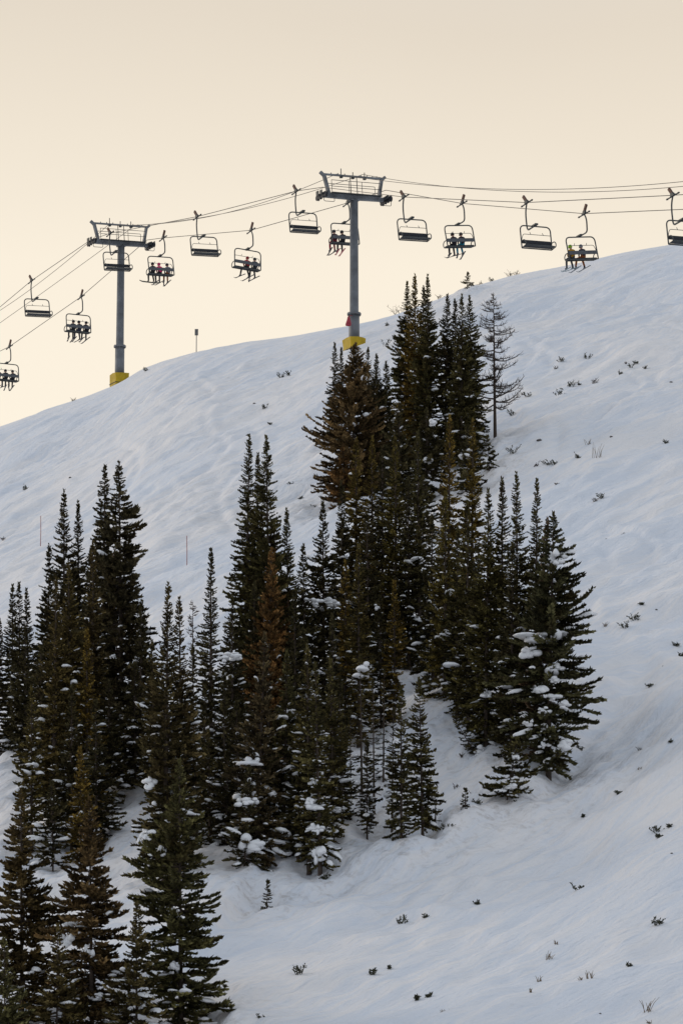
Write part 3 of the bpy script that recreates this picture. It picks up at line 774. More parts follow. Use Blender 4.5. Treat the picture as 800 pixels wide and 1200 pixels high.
    n = len(ring); vs = []; fs = []
    rg = random.Random(int(abs(sx) * 10))
    for sc_ in (1.0, .78):
        for z, k in rows:
            for q, (x, y) in enumerate(ring):
                j = 1 + rg.uniform(-.04, .04)
                vs.append((x * k * sc_ * j, y * k * sc_ * j, z + (rg.uniform(-.06, .06) if z == z1 else 0)))
    R = len(rows)
    for i in range(R - 1):
        for k in range(n):
            k2 = (k + 1) % n
            fs.append((i * n + k, i * n + k2, (i + 1) * n + k2, (i + 1) * n + k))
            o = R * n; fs.append((o + i * n + k2, o + i * n + k, o + (i + 1) * n + k, o + (i + 1) * n + k2))
    for k in range(n):
        k2 = (k + 1) % n; a = (R - 1) * n
        fs.append((a + k, a + k2, R * n + a + k2, R * n + a + k)); fs.append((k2, k, R * n + k, R * n + k2))
    m.add(vs, fs); pad = m.build('crash_pad', M['yellow'], root)
    m = MB()
    for z in (z0 + (z1 - z0) * .2, z0 + (z1 - z0) * .5):
        m.tube([(x * 1.035, y * 1.035, z) for x, y in ring] + [(ring[0][0] * 1.035, ring[0][1] * 1.035, z)], .025, 5, False)
    m.build('strap', M['dark_steel'], pad)
    return root, h

tower(415, 231, 410, XR, YR, 'nearer grey steel lift tower standing behind the bulky brown fir, yellow pad at its foot', (-.8, .98), (.13, .0), 368, 0)
tower(140, 285, 448, XL, YL, 'farther grey steel lift tower rising from behind the snowy skyline on the left', (-.6, 1.05), (.10, .12), 406, 0)

# ------------------------------------------------------------------ chairs
def chair_meshes():
    out = []
    m = MB()                                                  # grip that clamps the rope
    m.box((0, 0, .0), (.16, .42, .14), None, .02); m.box((0, -.05, .10), (.14, .30, .14), None, .02)
    m.box((0, -.62, -.05), (.09, .10, .10), None, .01); m.box((0, .62, -.05), (.09, .10, .10), None, .01)
    m.tube([(0, -.72, -.05), (0, .72, -.05)], .045, 7)
    out.append(('grip', m.mesh('grip', M['dark_steel']), [
        ('grip_lever', MB().box((0, -.20, .33), (.13, .20, .52), Matrix.Rotation(.62, 3, 'X'), .02).mesh('grip_lever', M['rust']))]))
    m = MB()
    m.tube(arc([(0, 0, -.02), (0, -.22, -.36), (0, -.30, -.75), (0, -.30, -1.50), (0, .2, -1.50), (0, .78, -1.50)], .24, 6), .050, 9)
    out.append(('hanger', m.mesh('hanger', M['chair_steel']), []))
    m = MB(); m.box((0, 0, -1.46), (.24, .52, .12), None, .03)
    out.append(('damper_block', m.mesh('damper_block', M['chair_steel']), []))
    m = MB(); W = 1.12
    m.tube(arc([(-W * .99, -.04, -3.03), (-W, -.03, -2.7), (-W, 0, -1.55), (0, 0, -1.55), (W, 0, -1.55), (W, -.03, -2.7), (W * .99, -.04, -3.03)], .34, 6), .044, 9)
    for s in (-1, 1): m.tube(arc([(s * W, -.03, -2.62), (s * W, .30, -2.60), (s * W, .5, -2.75), (s * W * .99, .5, -3.0), (s * W * .99, -.06, -3.05)], .1, 3), .034, 7)
    out.append(('bail_frame', m.mesh('bail_frame', M['chair_steel']), []))
    m = MB(); m.box((0, .23, -2.98), (2.12, .44, .09), Matrix.Rotation(.06, 3, 'X'), .03)
    out.append(('seat', m.mesh('seat', M['seat']), [
        ('seat_rail', MB().tube([(-1.1, .47, -3.01), (1.1, .47, -3.01)], .042, 7).tube([(-1.1, -.04, -3.06), (1.1, -.04, -3.06)], .042, 7).mesh('seat_rail', M['chair_steel']))]))
    m = MB(); m.box((0, -.07, -2.62), (2.18, .06, .25), Matrix.Rotation(.10, 3, 'X'), .02)
    out.append(('backrest', m.mesh('backrest', M['back']), [
        ('back_cushion', MB().box((0, -.02, -2.615), (2.10, .04, .23), Matrix.Rotation(.10, 3, 'X'), .012).mesh('back_cushion', M['seat']))]))
    m = MB()
    m.tube(arc([(-W, .0, -2.12), (W * .82, .0, -2.12), (W * .90, .0, -2.26), (W * .97, .0, -2.5)], .16, 4), .019, 6)
    for x in (-.55, .38): m.tube([(x, 0, -2.12), (x + .06, 0, -1.97)], .02, 5)
    out.append(('restraint_bar', m.mesh('restraint_bar', M['chair_steel']), []))
    for name, me, kids in out:
        if name not in ('grip', 'hanger'):
            for q in [me] + [k for _, k in kids]: q.transform(Matrix.Translation((0, .66, 0)))
    return out

CH = chair_meshes()
def build_chair(loc, rot, label, group):
    root = empty('chairlift_chair', loc, rot); tag(root, label, 'chairlift chair', group)
    for name, me, kids in CH:
        o = link(name, me, root)
        for kn, km in kids: link(kn, km, o)
    return root
def copy_chair(src, loc, rot, label, group):
    r = src.copy(); COL.objects.link(r); r.location = loc; r.rotation_euler = rot; tag(r, label, 'chairlift chair', group)
    for ch in list(src.children):
        c = ch.copy(); COL.objects.link(c); c.parent = r
        for gch in ch.children:
            d = gch.copy(); COL.objects.link(d); d.parent = c
    return r

EMPTY_LAB = ['empty chair farthest down the line, left of the farther tower',
             'empty chair hanging in front of the pole of the farther tower',
             'empty chair midway between the two towers, right of the chair with three riders',
             'empty chair just left of the nearer tower head',
             'empty chair just right of the nearer tower head',
             'empty chair hanging above the skyline bushes, left of the lime helmet rider',
             'empty chair half against the snow at the right picture edge']
LOAD_LAB = ['occupied chair cut by the left picture edge, lowest on the line',
            'occupied chair with three dark riders left of the farther tower',
            'occupied chair with a pink jacket rider in the middle',
            'occupied chair with a red jacket rider, right of the middle empty chair',
            'occupied chair half hidden behind the pole of the nearer tower',
            'occupied chair with two riders, one in blue trousers',
            'occupied chair with a lime helmet rider, hanging in front of the snow']
rg = random.Random(5)
src = None
for (px, py), lb in zip(EMPTY_PX, EMPTY_LAB):
    P, s = line_pt(px, py, -GA)
    rot = (R_(3.5 + rg.uniform(-1, 1)), R_(4.2 + rg.uniform(-.7, .7)), PHI + math.pi)
    if src is None: src = build_chair(P, rot, lb, 'empty chairs coming down')
    else: copy_chair(src, P, rot, lb, 'empty chairs coming down')
LOADED = []
ROLL = [-1, -1.5, -4, 2, -4, -8.5, -9]                       # uneven loads tip the chairs sideways
for (px, py), lb, roll in zip(LOAD_PX, LOAD_LAB, ROLL):
    P, s = line_pt(px, py, GA)
    rot = (R_(-3.5 + rg.uniform(-1, 1)), 0, PHI)
    c = copy_chair(src, P, rot, lb, 'occupied chairs going up')
    TI = Matrix.Translation((0, 0, -1.5 + .14)) @ Matrix.Rotation(R_(roll), 4, 'Y') @ Matrix.Translation((0, 0, 1.5))
    for part in c.children:
        if part.name.split('.')[0] in ('bail_frame', 'seat', 'backrest', 'restraint_bar', 'damper_block'): part.matrix_local = TI
        elif part.name.startswith('hanger'): part.scale = (1, 1, .91)
    LOADED.append((P, rot, TI))

for o in [q for q in COL.objects if q.get('group') == 'empty chairs coming down']:
    for part in o.children:                                   # unloaded, the spring dampers let the seats hang lower
        if part.name.startswith('hanger'): part.scale = (1, 1, 1.2)
        elif not part.name.startswith('grip'): part.location.z = -.30
# ------------------------------------------------------------------ riders
def rider(seed, chair, x, jacket, pants, helmet, label, gear='ski', gear_col=(.05, .05, .06), legs=0.):
    g = random.Random(seed)
    P, rot, TI = chair
    Mx = Matrix.Translation(P) @ Matrix.Rotation(rot[2], 4, 'Z') @ Matrix.Rotation(rot[1], 4, 'Y') @ Matrix.Rotation(rot[0], 4, 'X') @ TI
    J = {}; V = []; Rr = []; E = []; K = []
    def v(p, r, par, kind):
        V.append(p); Rr.append(r if isinstance(r, tuple) else (r, r)); K.append(kind)
        if par is not None: E.append((par, len(V) - 1))
        return len(V) - 1
    tw = g.uniform(-.04, .04); hd = g.uniform(-.05, .05)
    pel = v((0, .02, .10), (.165, .14), None, 'p')
    bel = v((0, .0, .25), (.165, .14), pel, 'j'); che = v((tw, -.02, .43), (.185, .14), bel, 'j')
    nk = v((tw, .0, .58), .075, che, 'j'); h0 = v((tw + hd * .5, .03, .66), .085, nk, 'h'); h1 = v((tw + hd, .035, .77), .098, h0, 'h')
    h2 = v((tw + hd, .03, .86), .07, h1, 'h')
    nose = v((tw + hd, .135, .745), .02, h1, 'h')
    feet = []
    for s in (-1, 1):
        sh = v((tw + s * .19, -.02, .50), .085, che, 'j'); el = v((s * .26, .10 + g.uniform(-.04, .04), .27), .062, sh, 'j')
        wr = v((s * g.uniform(.10, .17), .31, .22), .048, el, 'j'); ha = v((s * .10, .39, .20), .048, wr, 'g'); th = v((s * .06, .35, .235), .022, wr, 'g')
        hip = v((s * .10, .08, .06), .115, pel, 'p'); kx = s * (.13 + g.uniform(0, .05) + legs * .07)
        kn = v((kx, .50, .06 + g.uniform(-.02, .03)), .085, hip, 'p')
        ax_ = kx + s * legs * .13 + g.uniform(-.05, .05); ay = .50 + g.uniform(-.03, .12)
        an = v((ax_, ay, -.40), .068, kn, 'p'); he = v((ax_, ay - .01, -.50), .066, an, 'b'); to = v((ax_ + s * .03, ay + .19, -.53 + g.uniform(-.03, .02)), .055, he, 'b')
        feet.append((ax_, ay + .06, -.57))
    me = bpy.data.meshes.new('sk'); me.from_pydata(V, E, []); o = bpy.data.objects.new('sk', me); COL.objects.link(o)
    mod = o.modifiers.new('s', 'SKIN'); sub = o.modifiers.new('d', 'SUBSURF'); sub.levels = 1; sub.render_levels = 1
    for i, sv in enumerate(me.skin_vertices[0].data):
        sv.radius = Rr[i]; sv.use_root = (i == pel)
    dg = bpy.context.evaluated_depsgraph_get()
    body = bpy.data.meshes.new_from_object(o.evaluated_get(dg)); bpy.data.objects.remove(o)
    body.name = 'person_body'; body.materials.clear()
    kinds = {'j': 0, 'p': 1, 'b': 2, 'g': 3, 'h': 4}
    for m_ in (cloth(jacket), cloth(pants), cloth((.03, .03, .035)), cloth((.025, .025, .03)), M['skin']): body.materials.append(m_)
    segs = [(Vector(V[a]), Vector(V[b]), K[b]) for a, b in E]
    for f in body.polygons:
        c = f.center; best = None
        for a, b, k in segs:
            d = b - a; t = max(0, min(1, (c - a).dot(d) / max(d.length_squared, 1e-9))); q = (a + d * t - c).length
            if best is None or q < best[0]: best = (q, k)
        f.material_index = kinds[best[1]]; f.use_smooth = True
    W = Mx @ Matrix.Translation((x, .82, -2.92))
    p = link('person', body); p.matrix_world = W
    tag(p, label, 'person', 'riders on the chairlift')
    # helmet and goggles
    m = MB(); hc = (tw + hd, .03, .775)
    prof = [(.005, .155), (.06, .145), (.105, .11), (.13, .05), (.132, -.01), (.122, -.06)]
    m.lathe([(r, z) for r, z in reversed(prof)], 14, hc); m.build('helmet', cloth(helmet), p)
    m = MB(); m.box((hc[0], hc[1] + .115, hc[2] - .03), (.17, .05, .07), None, .015); m.build('goggles', M['goggle'], p)
    gm = cloth(gear_col)
    if gear == 'ski':
        for k, (fx, fy, fz) in enumerate(feet):
            m = MB(); yaw = g.uniform(-.5, .15) if k == 0 else g.uniform(-.25, .35); pit = R_(g.uniform(-9, 5))
            rot3 = Matrix.Rotation(yaw, 3, 'Z') @ Matrix.Rotation(pit, 3, 'X'); n = 8; vs = []
            for i in range(n + 1):
                s = -.72 + 1.62 * i / n; wv = .045 + .012 * abs(s) ** 2; up_ = .12 * max(0, (s - .65) / .25) ** 2
                if i == n: wv *= .4
                for q in ((-wv, s, up_), (wv, s, up_), (wv, s, up_ + .025), (-wv, s, up_ + .025)): vs.append(rot3 @ Vector(q) + Vector((fx, fy, fz - .02)))
            fs = []
            for i in range(n):
                for e in range(4): fs.append((i * 4 + e, i * 4 + (e + 1) % 4, (i + 1) * 4 + (e + 1) % 4, (i + 1) * 4 + e))
            fs += [(3, 2, 1, 0), (n * 4, n * 4 + 1, n * 4 + 2, n * 4 + 3)]
            m.add(vs, fs); m.box(rot3 @ Vector((0, 0, .05)) + Vector((fx, fy, fz - .02)), (.07, .30, .05), rot3, .01); m.build('ski', gm, p)
    elif gear == 'board':
        m = MB(); fx, fy, fz = feet[0]; rot3 = Matrix.Rotation(R_(62), 3, 'Z') @ Matrix.Rotation(R_(13), 3, 'X'); n = 10; vs = []
        for i in range(n + 1):
            s = -.85 + 1.6 * i / n; e_ = min(i, n - i); wv = .14 * (1 if e_ > 1 else (.85 if e_ == 1 else .45)); up_ = .08 if e_ == 0 else (.02 if e_ == 1 else 0)
            for q in ((-wv, s, up_), (wv, s, up_), (wv, s, up_ + .03), (-wv, s, up_ + .03)): vs.append(rot3 @ Vector(q) + Vector((fx, fy, fz - .05)))
        fs = []
        for i in range(n):
            for e in range(4): fs.append((i * 4 + e, i * 4 + (e + 1) % 4, (i + 1) * 4 + (e + 1) % 4, (i + 1) * 4 + e))
        fs += [(3, 2, 1, 0), (n * 4, n * 4 + 1, n * 4 + 2, n * 4 + 3)]
        m.add(vs, fs); m.build('snowboard', gm, p)
    return p

BK = (.022, .022, .028)
RID = [
 (0, -.72, BK, BK, BK, 'rider in dark clothes at the picture edge on the lowest chair', 'ski'),
 (0, -.02, BK, (.03, .03, .035), BK, 'dark clothed rider in the middle of the lowest chair', 'ski'),
 (0, .64, (.03, .03, .04), BK, (.05, .05, .05), 'dark clothed rider at the right end of the lowest chair', 'ski'),
 (1, -.42, BK, BK, BK, 'left rider of the all dark trio left of the farther tower', 'ski'),
 (1, .14, (.028, .03, .04), (.03, .035, .08), BK, 'middle rider of the dark trio, navy trousers', 'ski'),
 (1, .80, BK, BK, (.03, .03, .03), 'right rider of the all dark trio left of the farther tower', 'ski'),
 (2, -.68, (.03, .025, .03), (.03, .03, .03), BK, 'rider in black with a long snowboard, left of the pink jacket', 'board', (.10, .10, .08)),
 (2, -.04, (.95, .02, .20), (.03, .03, .035), (.95, .03, .22), 'rider in a bright pink jacket and hat', 'ski'),
 (2, .68, (.20, .20, .23), (.32, .10, .03), (.05, .05, .07), 'rider in a grey jacket and orange trousers, right of the pink jacket', 'ski'),
 (3, .06, (.42, .02, .03), (.03, .03, .03), (.36, .02, .03), 'rider in a dark red jacket and red helmet, skis spread apart', 'ski'),
 (3, .72, (.06, .065, .08), (.05, .055, .06), (.05, .055, .06), 'rider in grey at the right of the dark red jacket', 'ski'),
 (4, -.80, (.06, .018, .022), (.28, .02, .035), BK, 'rider in maroon trousers left of the nearer tower pole', 'ski'),
 (4, -.14, BK, BK, BK, 'rider in black beside the nearer tower pole, light coloured boots', 'ski', (.45, .12, .14)),
 (5, -.42, (.03, .02, .03), BK, (.05, .035, .03), 'rider in black trousers on the chair right of the nearer tower', 'ski'),
 (5, .22, (.035, .025, .035), (.01, .24, .36), (.08, .06, .06), 'rider in teal blue trousers', 'ski'),
 (6, -.72, (.50, .25, .015), (.05, .055, .065), (.30, .55, .03), 'rider with a lime green helmet and yellow orange jacket', 'ski', (.25, .32, .36)),
 (6, .12, (.035, .03, .04), (.30, .09, .02), (.25, .26, .28), 'rider with a grey helmet and rust orange trousers, legs apart', 'ski', (.20, .22, .25)),
]
for i, rr in enumerate(RID):
    ci, x, ja, pa, he, lb, gear = rr[:7]
    rider(50 + i, LOADED[ci], x, ja, pa, he, lb, gear, rr[7] if len(rr) > 7 else (.06, .06, .07), 1.0 if i in (9, 16) else .2)

# ------------------------------------------------------------------ trees
for i, rec in enumerate(TREES):
    root, H, Rad = plant_tree(i, rec)
    TREE_SPOTS.append((root.location.x, root.location.y, max(.5, Rad)))
bare_tree(578, 342, 580, 520, 41, 11, 'leafless dark larch standing alone right of the highest grove', 84)
bare_tree(226, 703, 226, 790, 9, 4, 'thin bare sapling left of the needle thin spire', 36, 'bare_sapling', .1)

# ------------------------------------------------------------------ small plants on the open snow
def shrub(px, py, size, kind, label, group, seed):
    g = random.Random(seed); x, y, z = spot(px, py); S = size / F * y * .8
    V = []; m = MB()
    if kind == 'shrub':                                       # low woody sprig with leafy tufts
        for k in range(5 + int(S * 6)):
            az = g.uniform(0, 6.283); L = S * g.uniform(.4, 1.0); d = Vector((math.cos(az), math.sin(az), g.uniform(.5, 2.2))).normalized()
            b = Vector((g.uniform(-.3, .3) * S, g.uniform(-.3, .3) * S, -.03)); t = b + d * L
            m.tube([b, b.lerp(t, .5) + Vector((0, 0, .05 * L)), t], [.016, .013, .008], 3, False)
            for q in range(9):
                p = b.lerp(t, g.uniform(.35, 1.05)); e = Vector((g.uniform(-1, 1), g.uniform(-1, 1), g.uniform(-.3, 1))).normalized(); l = g.uniform(.06, .15); a = e.orthogonal().normalized() * .03
                m.add([p, p + e * l * .5 + a, p + e * l, p + e * l * .5 - a], [(0, 1, 2, 3)])
        mt = M['sprig']
    elif kind == 'grass':
        for k in range(9):
            b = Vector((g.uniform(-.3, .3) * S, g.uniform(-.2, .2) * S, -.04)); d = Vector((g.uniform(-.5, .5), g.uniform(-.4, .4), 1)) * S * g.uniform(.5, 1.1)
            m.tube([b, b + d * .6, b + d + Vector((d.x * .3, d.y * .3, -.02))], [.012, .010, .005], 3, False)
        mt = M['straw']
    elif kind == 'twig':
        for k in range(10):
            b = Vector((g.uniform(-.3, .3) * S, g.uniform(-.2, .2) * S, -.05)); d = Vector((g.uniform(-.8, .8), g.uniform(-.5, .5), g.uniform(.5, 1))) * S * g.uniform(.5, 1.0)
            m.tube([b, b + d * .5 + Vector((0, 0, .1 * S)), b + d], [.015, .012, .006], 3, False)
            for q in range(3):
                p = b + d * g.uniform(.4, 1); e = Vector((g.uniform(-1, 1), g.uniform(-1, 1), g.uniform(0, 1))) * S * .25; m.tube([p, p + e], [.010, .005], 3, False)
        mt = M['twig']
    else:                                                     # stone just clear of the snow
        bm = bmesh.new(); bmesh.ops.create_icosphere(bm, subdivisions=2, radius=S * .5)
        for v in bm.verts: v.co *= g.uniform(.8, 1.15); v.co.z *= .7
        bm.verts.index_update(); m.add([v.co for v in bm.verts], [[v.index for v in f.verts] for f in bm.faces]); bm.free(); mt = M['rock']
    nm = {'shrub': 'alpine_shrub', 'grass': 'grass_tuft', 'twig': 'bare_bush', 'rock': 'stone'}[kind]
    o = m.build(nm, mt); o.location = (x, y, z)
    tag(o, label, {'shrub': 'shrub', 'grass': 'grass', 'twig': 'bush', 'rock': 'stone'}[kind], group)

SHRUBS = [
 (467,366,22,'twig','leafless bush on the skyline beside the tall fir spires'),
 (516,352,12,'twig','small leafless bush on the skyline just left of the lone skyline fir'),
 (562,333,9,'twig','low bare bush on the skyline right of the lone skyline fir'),
 (575,330,9,'shrub','dark sprig on the skyline above the bare larch'),
 (597,322,12,'twig','bare bush on the skyline below the chair nearest the lime helmet rider'),
 (605,321,9,'twig','second bare bush on the skyline, its low right neighbour'),
 (86,470,7,'twig','tiny bare twigs on the left skyline below the farther tower'),
 (171,434,8,'shrub','dark sprig on the skyline just right of the farther tower'),
 (330,441,11,'shrub','dark tilted bush on the upper slope left of the nearer tower'),
 (339,438,11,'shrub','slanting dark bush beside the tilted one left of the nearer tower'),
 (310,477,11,'shrub','bushy green shrub alone on the upper slope left of the firs'),
 (298,470,5,'rock','dark stone above the bushy green shrub'),
 (317,498,5,'shrub','tiny sprig below the bushy green shrub'),
 (291,511,7,'rock','flat dark stone just above the tall middle cluster'),
 (452,410,13,'shrub','crooked sprig between nearer tower foot and tall spires'),
 (453,384,7,'shrub','little dark sprig right of the nearer tower, near the skyline'),
 (29,574,10,'shrub','double dark sprig on the left slope above the red pole'),
 (82,565,4,'rock','dot of stone on the left slope near the feathery topped fir'),
 (4,634,7,'twig','small twigs at the left picture edge beside the red pole'),
 (340,572,6,'shrub','sprig on the slope right of the tall middle cluster'),
 (352,580,5,'shrub','little sprig under the bulky brown fir, left side'),
 (367,590,6,'shrub','leafy sprig nearest to the ragged fir'),
 (657,424,9,'shrub','slanting sprig high on the right slope, left of two'),
 (688,418,11,'shrub','slanting dark sprig high on the right slope, right of two'),
 (651,432,7,'twig','little twig below the left slanting sprig of the right slope'),
 (669,456,17,'shrub','largest bush of the right slope, with upright stalks'),
 (678,453,7,'shrub','small sprig touching the right of the largest slope bush'),
 (696,450,12,'twig','loose twigs right of the largest slope bush'),
 (654,470,13,'shrub','pale leaning sprig below the largest slope bush'),
 (727,442,9,'shrub','dark clump in the row of sprigs at the right, lowest of the row'),
 (739,432,8,'shrub','dark clump in the middle of the row of sprigs at the right'),
 (745,427,6,'shrub','small clump at the upper end of the row of sprigs at the right'),
 (757,434,7,'shrub','dark clump at the right end of the row of sprigs'),
 (733,428,5,'twig','thin twig in the row of sprigs at the right'),
 (786,453,5,'rock','stone near the right picture edge below the row of sprigs'),
 (618,468,9,'shrub','sprig just right of the bare larch trunk, middle height'),
 (613,465,7,'twig','twigs between the bare larch and the sprig to its right'),
 (599,490,16,'shrub','upright leggy shrub right of the foot of the bare larch'),
 (601,538,17,'shrub','tall dark sprig below the foot of the bare larch'),
 (632,524,9,'rock','flat dark stone on the right slope below the pale leaning sprig'),
 (641,545,13,'shrub','leafy double bush right of the tall sprig below the larch'),
 (649,543,12,'shrub','right half of the leafy double bush below the larch'),
 (627,548,10,'twig','bare twigs left of the leafy double bush'),
 (678,541,11,'shrub','spiky sprig on the right slope level with the double bush'),
 (699,540,22,'grass','tall dry stalks leaning left on the right slope'),
 (689,520,12,'grass','short dry stalks above the tall leaning stalks'),
 (716,520,5,'rock','small stone right of the dry stalks'),
 (780,522,8,'shrub','dark sprigs near the right picture edge, mid height of the picture'),
 (704,586,11,'shrub','dark bushy sprig above the broad snow laden fir, right one'),
 (697,590,9,'twig','twiggy neighbour left of the dark bushy sprig'),
 (652,574,7,'twig','forked twig right of the narrow fir tips'),
 (710,629,4,'rock','left dot of stone of three on the smooth right slope'),
 (731,626,5,'rock','upper right dot of stone of three on the smooth right slope'),
 (729,632,3,'rock','lower right dot of stone of three on the smooth right slope'),
 (733,744,14,'shrub','left bush of the pair below the roll, right of the broad fir'),
 (745,736,18,'shrub','tall bush of the pair below the roll, right of the broad fir'),
 (751,718,6,'shrub','sprig on the crest of the roll above the bush pair'),
 (769,720,4,'rock','stone on the crest of the roll toward the right edge'),
 (709,742,9,'grass','dry stalks left of the bush pair'),
 (793,756,9,'shrub','dark sprig at the right edge below the roll'),
 (799,770,10,'shrub','sprig cut by the right picture edge below the roll'),
 (762,809,8,'shrub','sprig on the right slope below the roll, alone'),
 (777,785,4,'rock','tiny stone on the right slope above the lone sprig'),
 (751,890,10,'twig','faint patch of twigs poking through the snow at right'),
 (740,886,7,'twig','thin twigs left of the faint patch'),
 (785,875,5,'shrub','tiny sprig right of the faint twig patch'),
 (749,906,8,'grass','dry stalk below the faint twig patch'),
 (725,934,11,'shrub','star shaped sprig on the lower right slope'),
 (769,968,12,'shrub','dark sprig, left of the group of three low at right'),
 (772,975,9,'shrub','lowest sprig of the group of three low at right'),
 (784,963,7,'shrub','right sprig of the group of three low at right'),
 (679,886,11,'shrub','sprig tucked beside the lower boughs of the broad fir'),
 (603,948,9,'shrub','sprig just below the small low fir with snow'),
 (609,952,8,'shrub','second sprig below the small low fir, lower one'),
 (559,951,11,'shrub','dark sprig right of the tiny cone shaped fir'),
 (524,984,13,'shrub','rounded dark sprig right of the lone pair of firs'),
 (535,925,15,'twig','fallen slanting branch on the bank above the tiny cone shaped fir'),
 (541,893,9,'twig','short stick in the bank under the little leaning fir'),
 (555,930,10,'twig','slanting twigs left of the small low snowy fir'),
 (380,1026,10,'shrub','flat dark sprig just below the front row firs'),
 (560,1060,8,'shrub','small dark sprig in the middle of the lower piste'),
 (678,1051,13,'shrub','sprig with an upright twig on the lower piste, right of centre'),
 (471,1083,15,'shrub','spreading dark sprig on the lower piste, left of its small companion'),
 (498,1081,8,'shrub','small companion right of the spreading sprig'),
 (351,1142,18,'shrub','upright thin sprig on the lower piste near the green foreground fir'),
 (436,1140,13,'shrub','dark double sprig low on the piste, left of centre'),
 (456,1136,7,'shrub','dot like sprig right of the dark double sprig'),
 (488,1170,12,'shrub','dark sprig near the bottom, left of its flat neighbour'),
 (501,1168,9,'shrub','flat neighbour of the dark sprig near the bottom'),
 (643,1126,15,'grass','brown stalk pair on the lower right piste'),
 (652,1114,9,'grass','short stalks just above the brown stalk pair'),
 (632,1153,12,'grass','fine dry grass left of the wide tuft low at right'),
 (690,1153,14,'grass','wide tuft of dry grass low at right'),
 (680,1155,9,'grass','small tuft touching the left of the wide dry tuft'),
 (770,1086,15,'shrub','slanting sprig on the lower right piste near the edge'),
 (737,1135,7,'shrub','flat dark sprig on the lower right piste'),
 (756,1182,22,'grass','tall dry tuft in the bottom right corner'),
 (761,1194,9,'grass','low stalks under the tall corner tuft'),
 (622,1171,9,'grass','faint dry stalks near the bottom right of centre'),
 (308,1196,14,'shrub','dark upright sprig at the bottom edge right of the green foreground fir'),
 (520,1199,11,'grass','dry stalks at the bottom edge in the middle'),
 (787,1016,4,'rock','tiny stone near the right picture edge on the lower piste'),
 (703,1186,4,'rock','tiny stone left of the tall corner tuft'),
 (623,978,4,'rock','tiny stone below the broad snow laden fir, rightmost'),
 (684,966,5,'shrub','dot like sprig on open snow below the broad snow laden fir'),
 (612,962,5,'shrub','dot like sprig to the right of the sprigs under the small low fir'),
]
for i, (px, py, sz, kd, lb) in enumerate(SHRUBS):
    shrub(px, py, sz, kd, lb, 'small plants and stones poking through the snow', 900 + i)

# ------------------------------------------------------------------ piste poles, sign, red cloth
for px, py, hpx, lb in ((47.5, 643, 36, 'thin red piste pole on the left slope, left of the feathery topped fir'),
                        (219, 663, 40, 'thin red piste pole right of the wide layered fir')):
    x, y, z = spot(px, py); H = hpx / F * y * 1.03
    m = MB(); m.tube([(0, 0, -.2), (0, 0, H * .5), (-.02, 0, H)], [.022, .020, .018], 7)
    o = m.build('piste_pole', M['redpole']); o.location = (x, y, z); tag(o, lb, 'pole', 'red piste poles')

x, y, _z = at(230, 413, 287.0); z = float(ground(x, y))
ztop = ray(230, 385.5)[1] * y - z
root = empty('sign_post', (x, y, z)); tag(root, 'small grey sign panel on a thin post standing on the skyline between the towers', 'sign')
m = MB(); m.tube([(0, 0, -.4), (0, 0, ztop - .1)], .035, 8); m.build('post', M['post'], root)
m = MB(); m.box((0, -.045, ztop - .26), (.27, .03, .52), None, .008); m.build('panel', M['signface'], root)

# red cloth tied to the tower side
x, y, z = at(408.2, 376, 259.3)
m = MB(); vs = []; fs = []; n = 9; prof = [(.02, .36), (.07, .30), (.13, .05), (.19, -.2), (.20, -.34), (.05, -.38)]
for i, (r, zz) in enumerate(prof):
    for k in range(n):
        w = 6.2832 * k / n; q = 1 + .18 * math.sin(3 * w + i); vs.append((r * q * math.cos(w), r * q * .7 * math.sin(w), zz))
for i in range(len(prof) - 1):
    for k in range(n):
        k2 = (k + 1) % n; fs.append((i * n + k, (i + 1) * n + k, (i + 1) * n + k2, i * n + k2))
m.add(vs, fs, True); m.tube([(.02, 0, .34), (.12, .12, .44), (.30, .3, .46)], .018, 5)
o = m.build('red_cloth', M['redcloth']); o.location = (x, y, z); tag(o, 'red cloth bundle hung on the left side of the nearer tower pole', 'cloth')

# ------------------------------------------------------------------ the snow slope: one sheet to the horizon
def lines(lo, hi, step, far0, far1):
    a = list(np.arange(lo, hi + 1e-6, step)); s = step; v = hi
    while v < far1: s *= 1.18; v += s; a.append(v)
    s = step; v = lo; pre = []
    while v > far0: s *= 1.18; v -= s; pre.append(v)
    return np.array(pre[::-1] + a)
gx = lines(-31, 31, .20, -2500, 2500); gy = lines(104, 306, .30, -600, 2600)
XX, YY = np.meshgrid(gx, gy)
ZZ = ground(XX, YY)
# snow piled and hollowed round the trees
lumpm = np.zeros_like(ZZ)
for tx, ty, tr in TREE_SPOTS:
    i0, i1 = np.searchsorted(gx, [tx - 7, tx + 7]); j0, j1 = np.searchsorted(gy, [ty - 9, ty + 9])
    d2 = ((XX[j0:j1, i0:i1] - tx) ** 2 + ((YY[j0:j1, i0:i1] - ty) / 1.2) ** 2)
    lumpm[j0:j1, i0:i1] = np.maximum(lumpm[j0:j1, i0:i1], np.exp(-d2 / (1.6 + tr) ** 2))
well = np.zeros_like(ZZ)
for tx, ty, tr in TREE_SPOTS:                                 # a hollow round every trunk
    i0, i1 = np.searchsorted(gx, [tx - 3, tx + 3]); j0, j1 = np.searchsorted(gy, [ty - 3, ty + 3])
    d2 = (XX[j0:j1, i0:i1] - tx) ** 2 + (YY[j0:j1, i0:i1] - ty) ** 2
    well[j0:j1, i0:i1] = np.maximum(well[j0:j1, i0:i1], np.exp(-d2 / (.35 + .45 * tr) ** 2) * min(.35, .2 * tr + .1))
ZZ -= well
ZZ += lumpm * (.42 * vnoise(XX / 1.5, YY / 1.9, 51) + .20 * vnoise(XX / .7, YY / .8, 52) + .07 * vnoise(XX / .33, YY / .4, 53) + .14)
far = (YY > 330)
ZZ = np.where(far, ZZ - (YY - 330) * .05, ZZ)
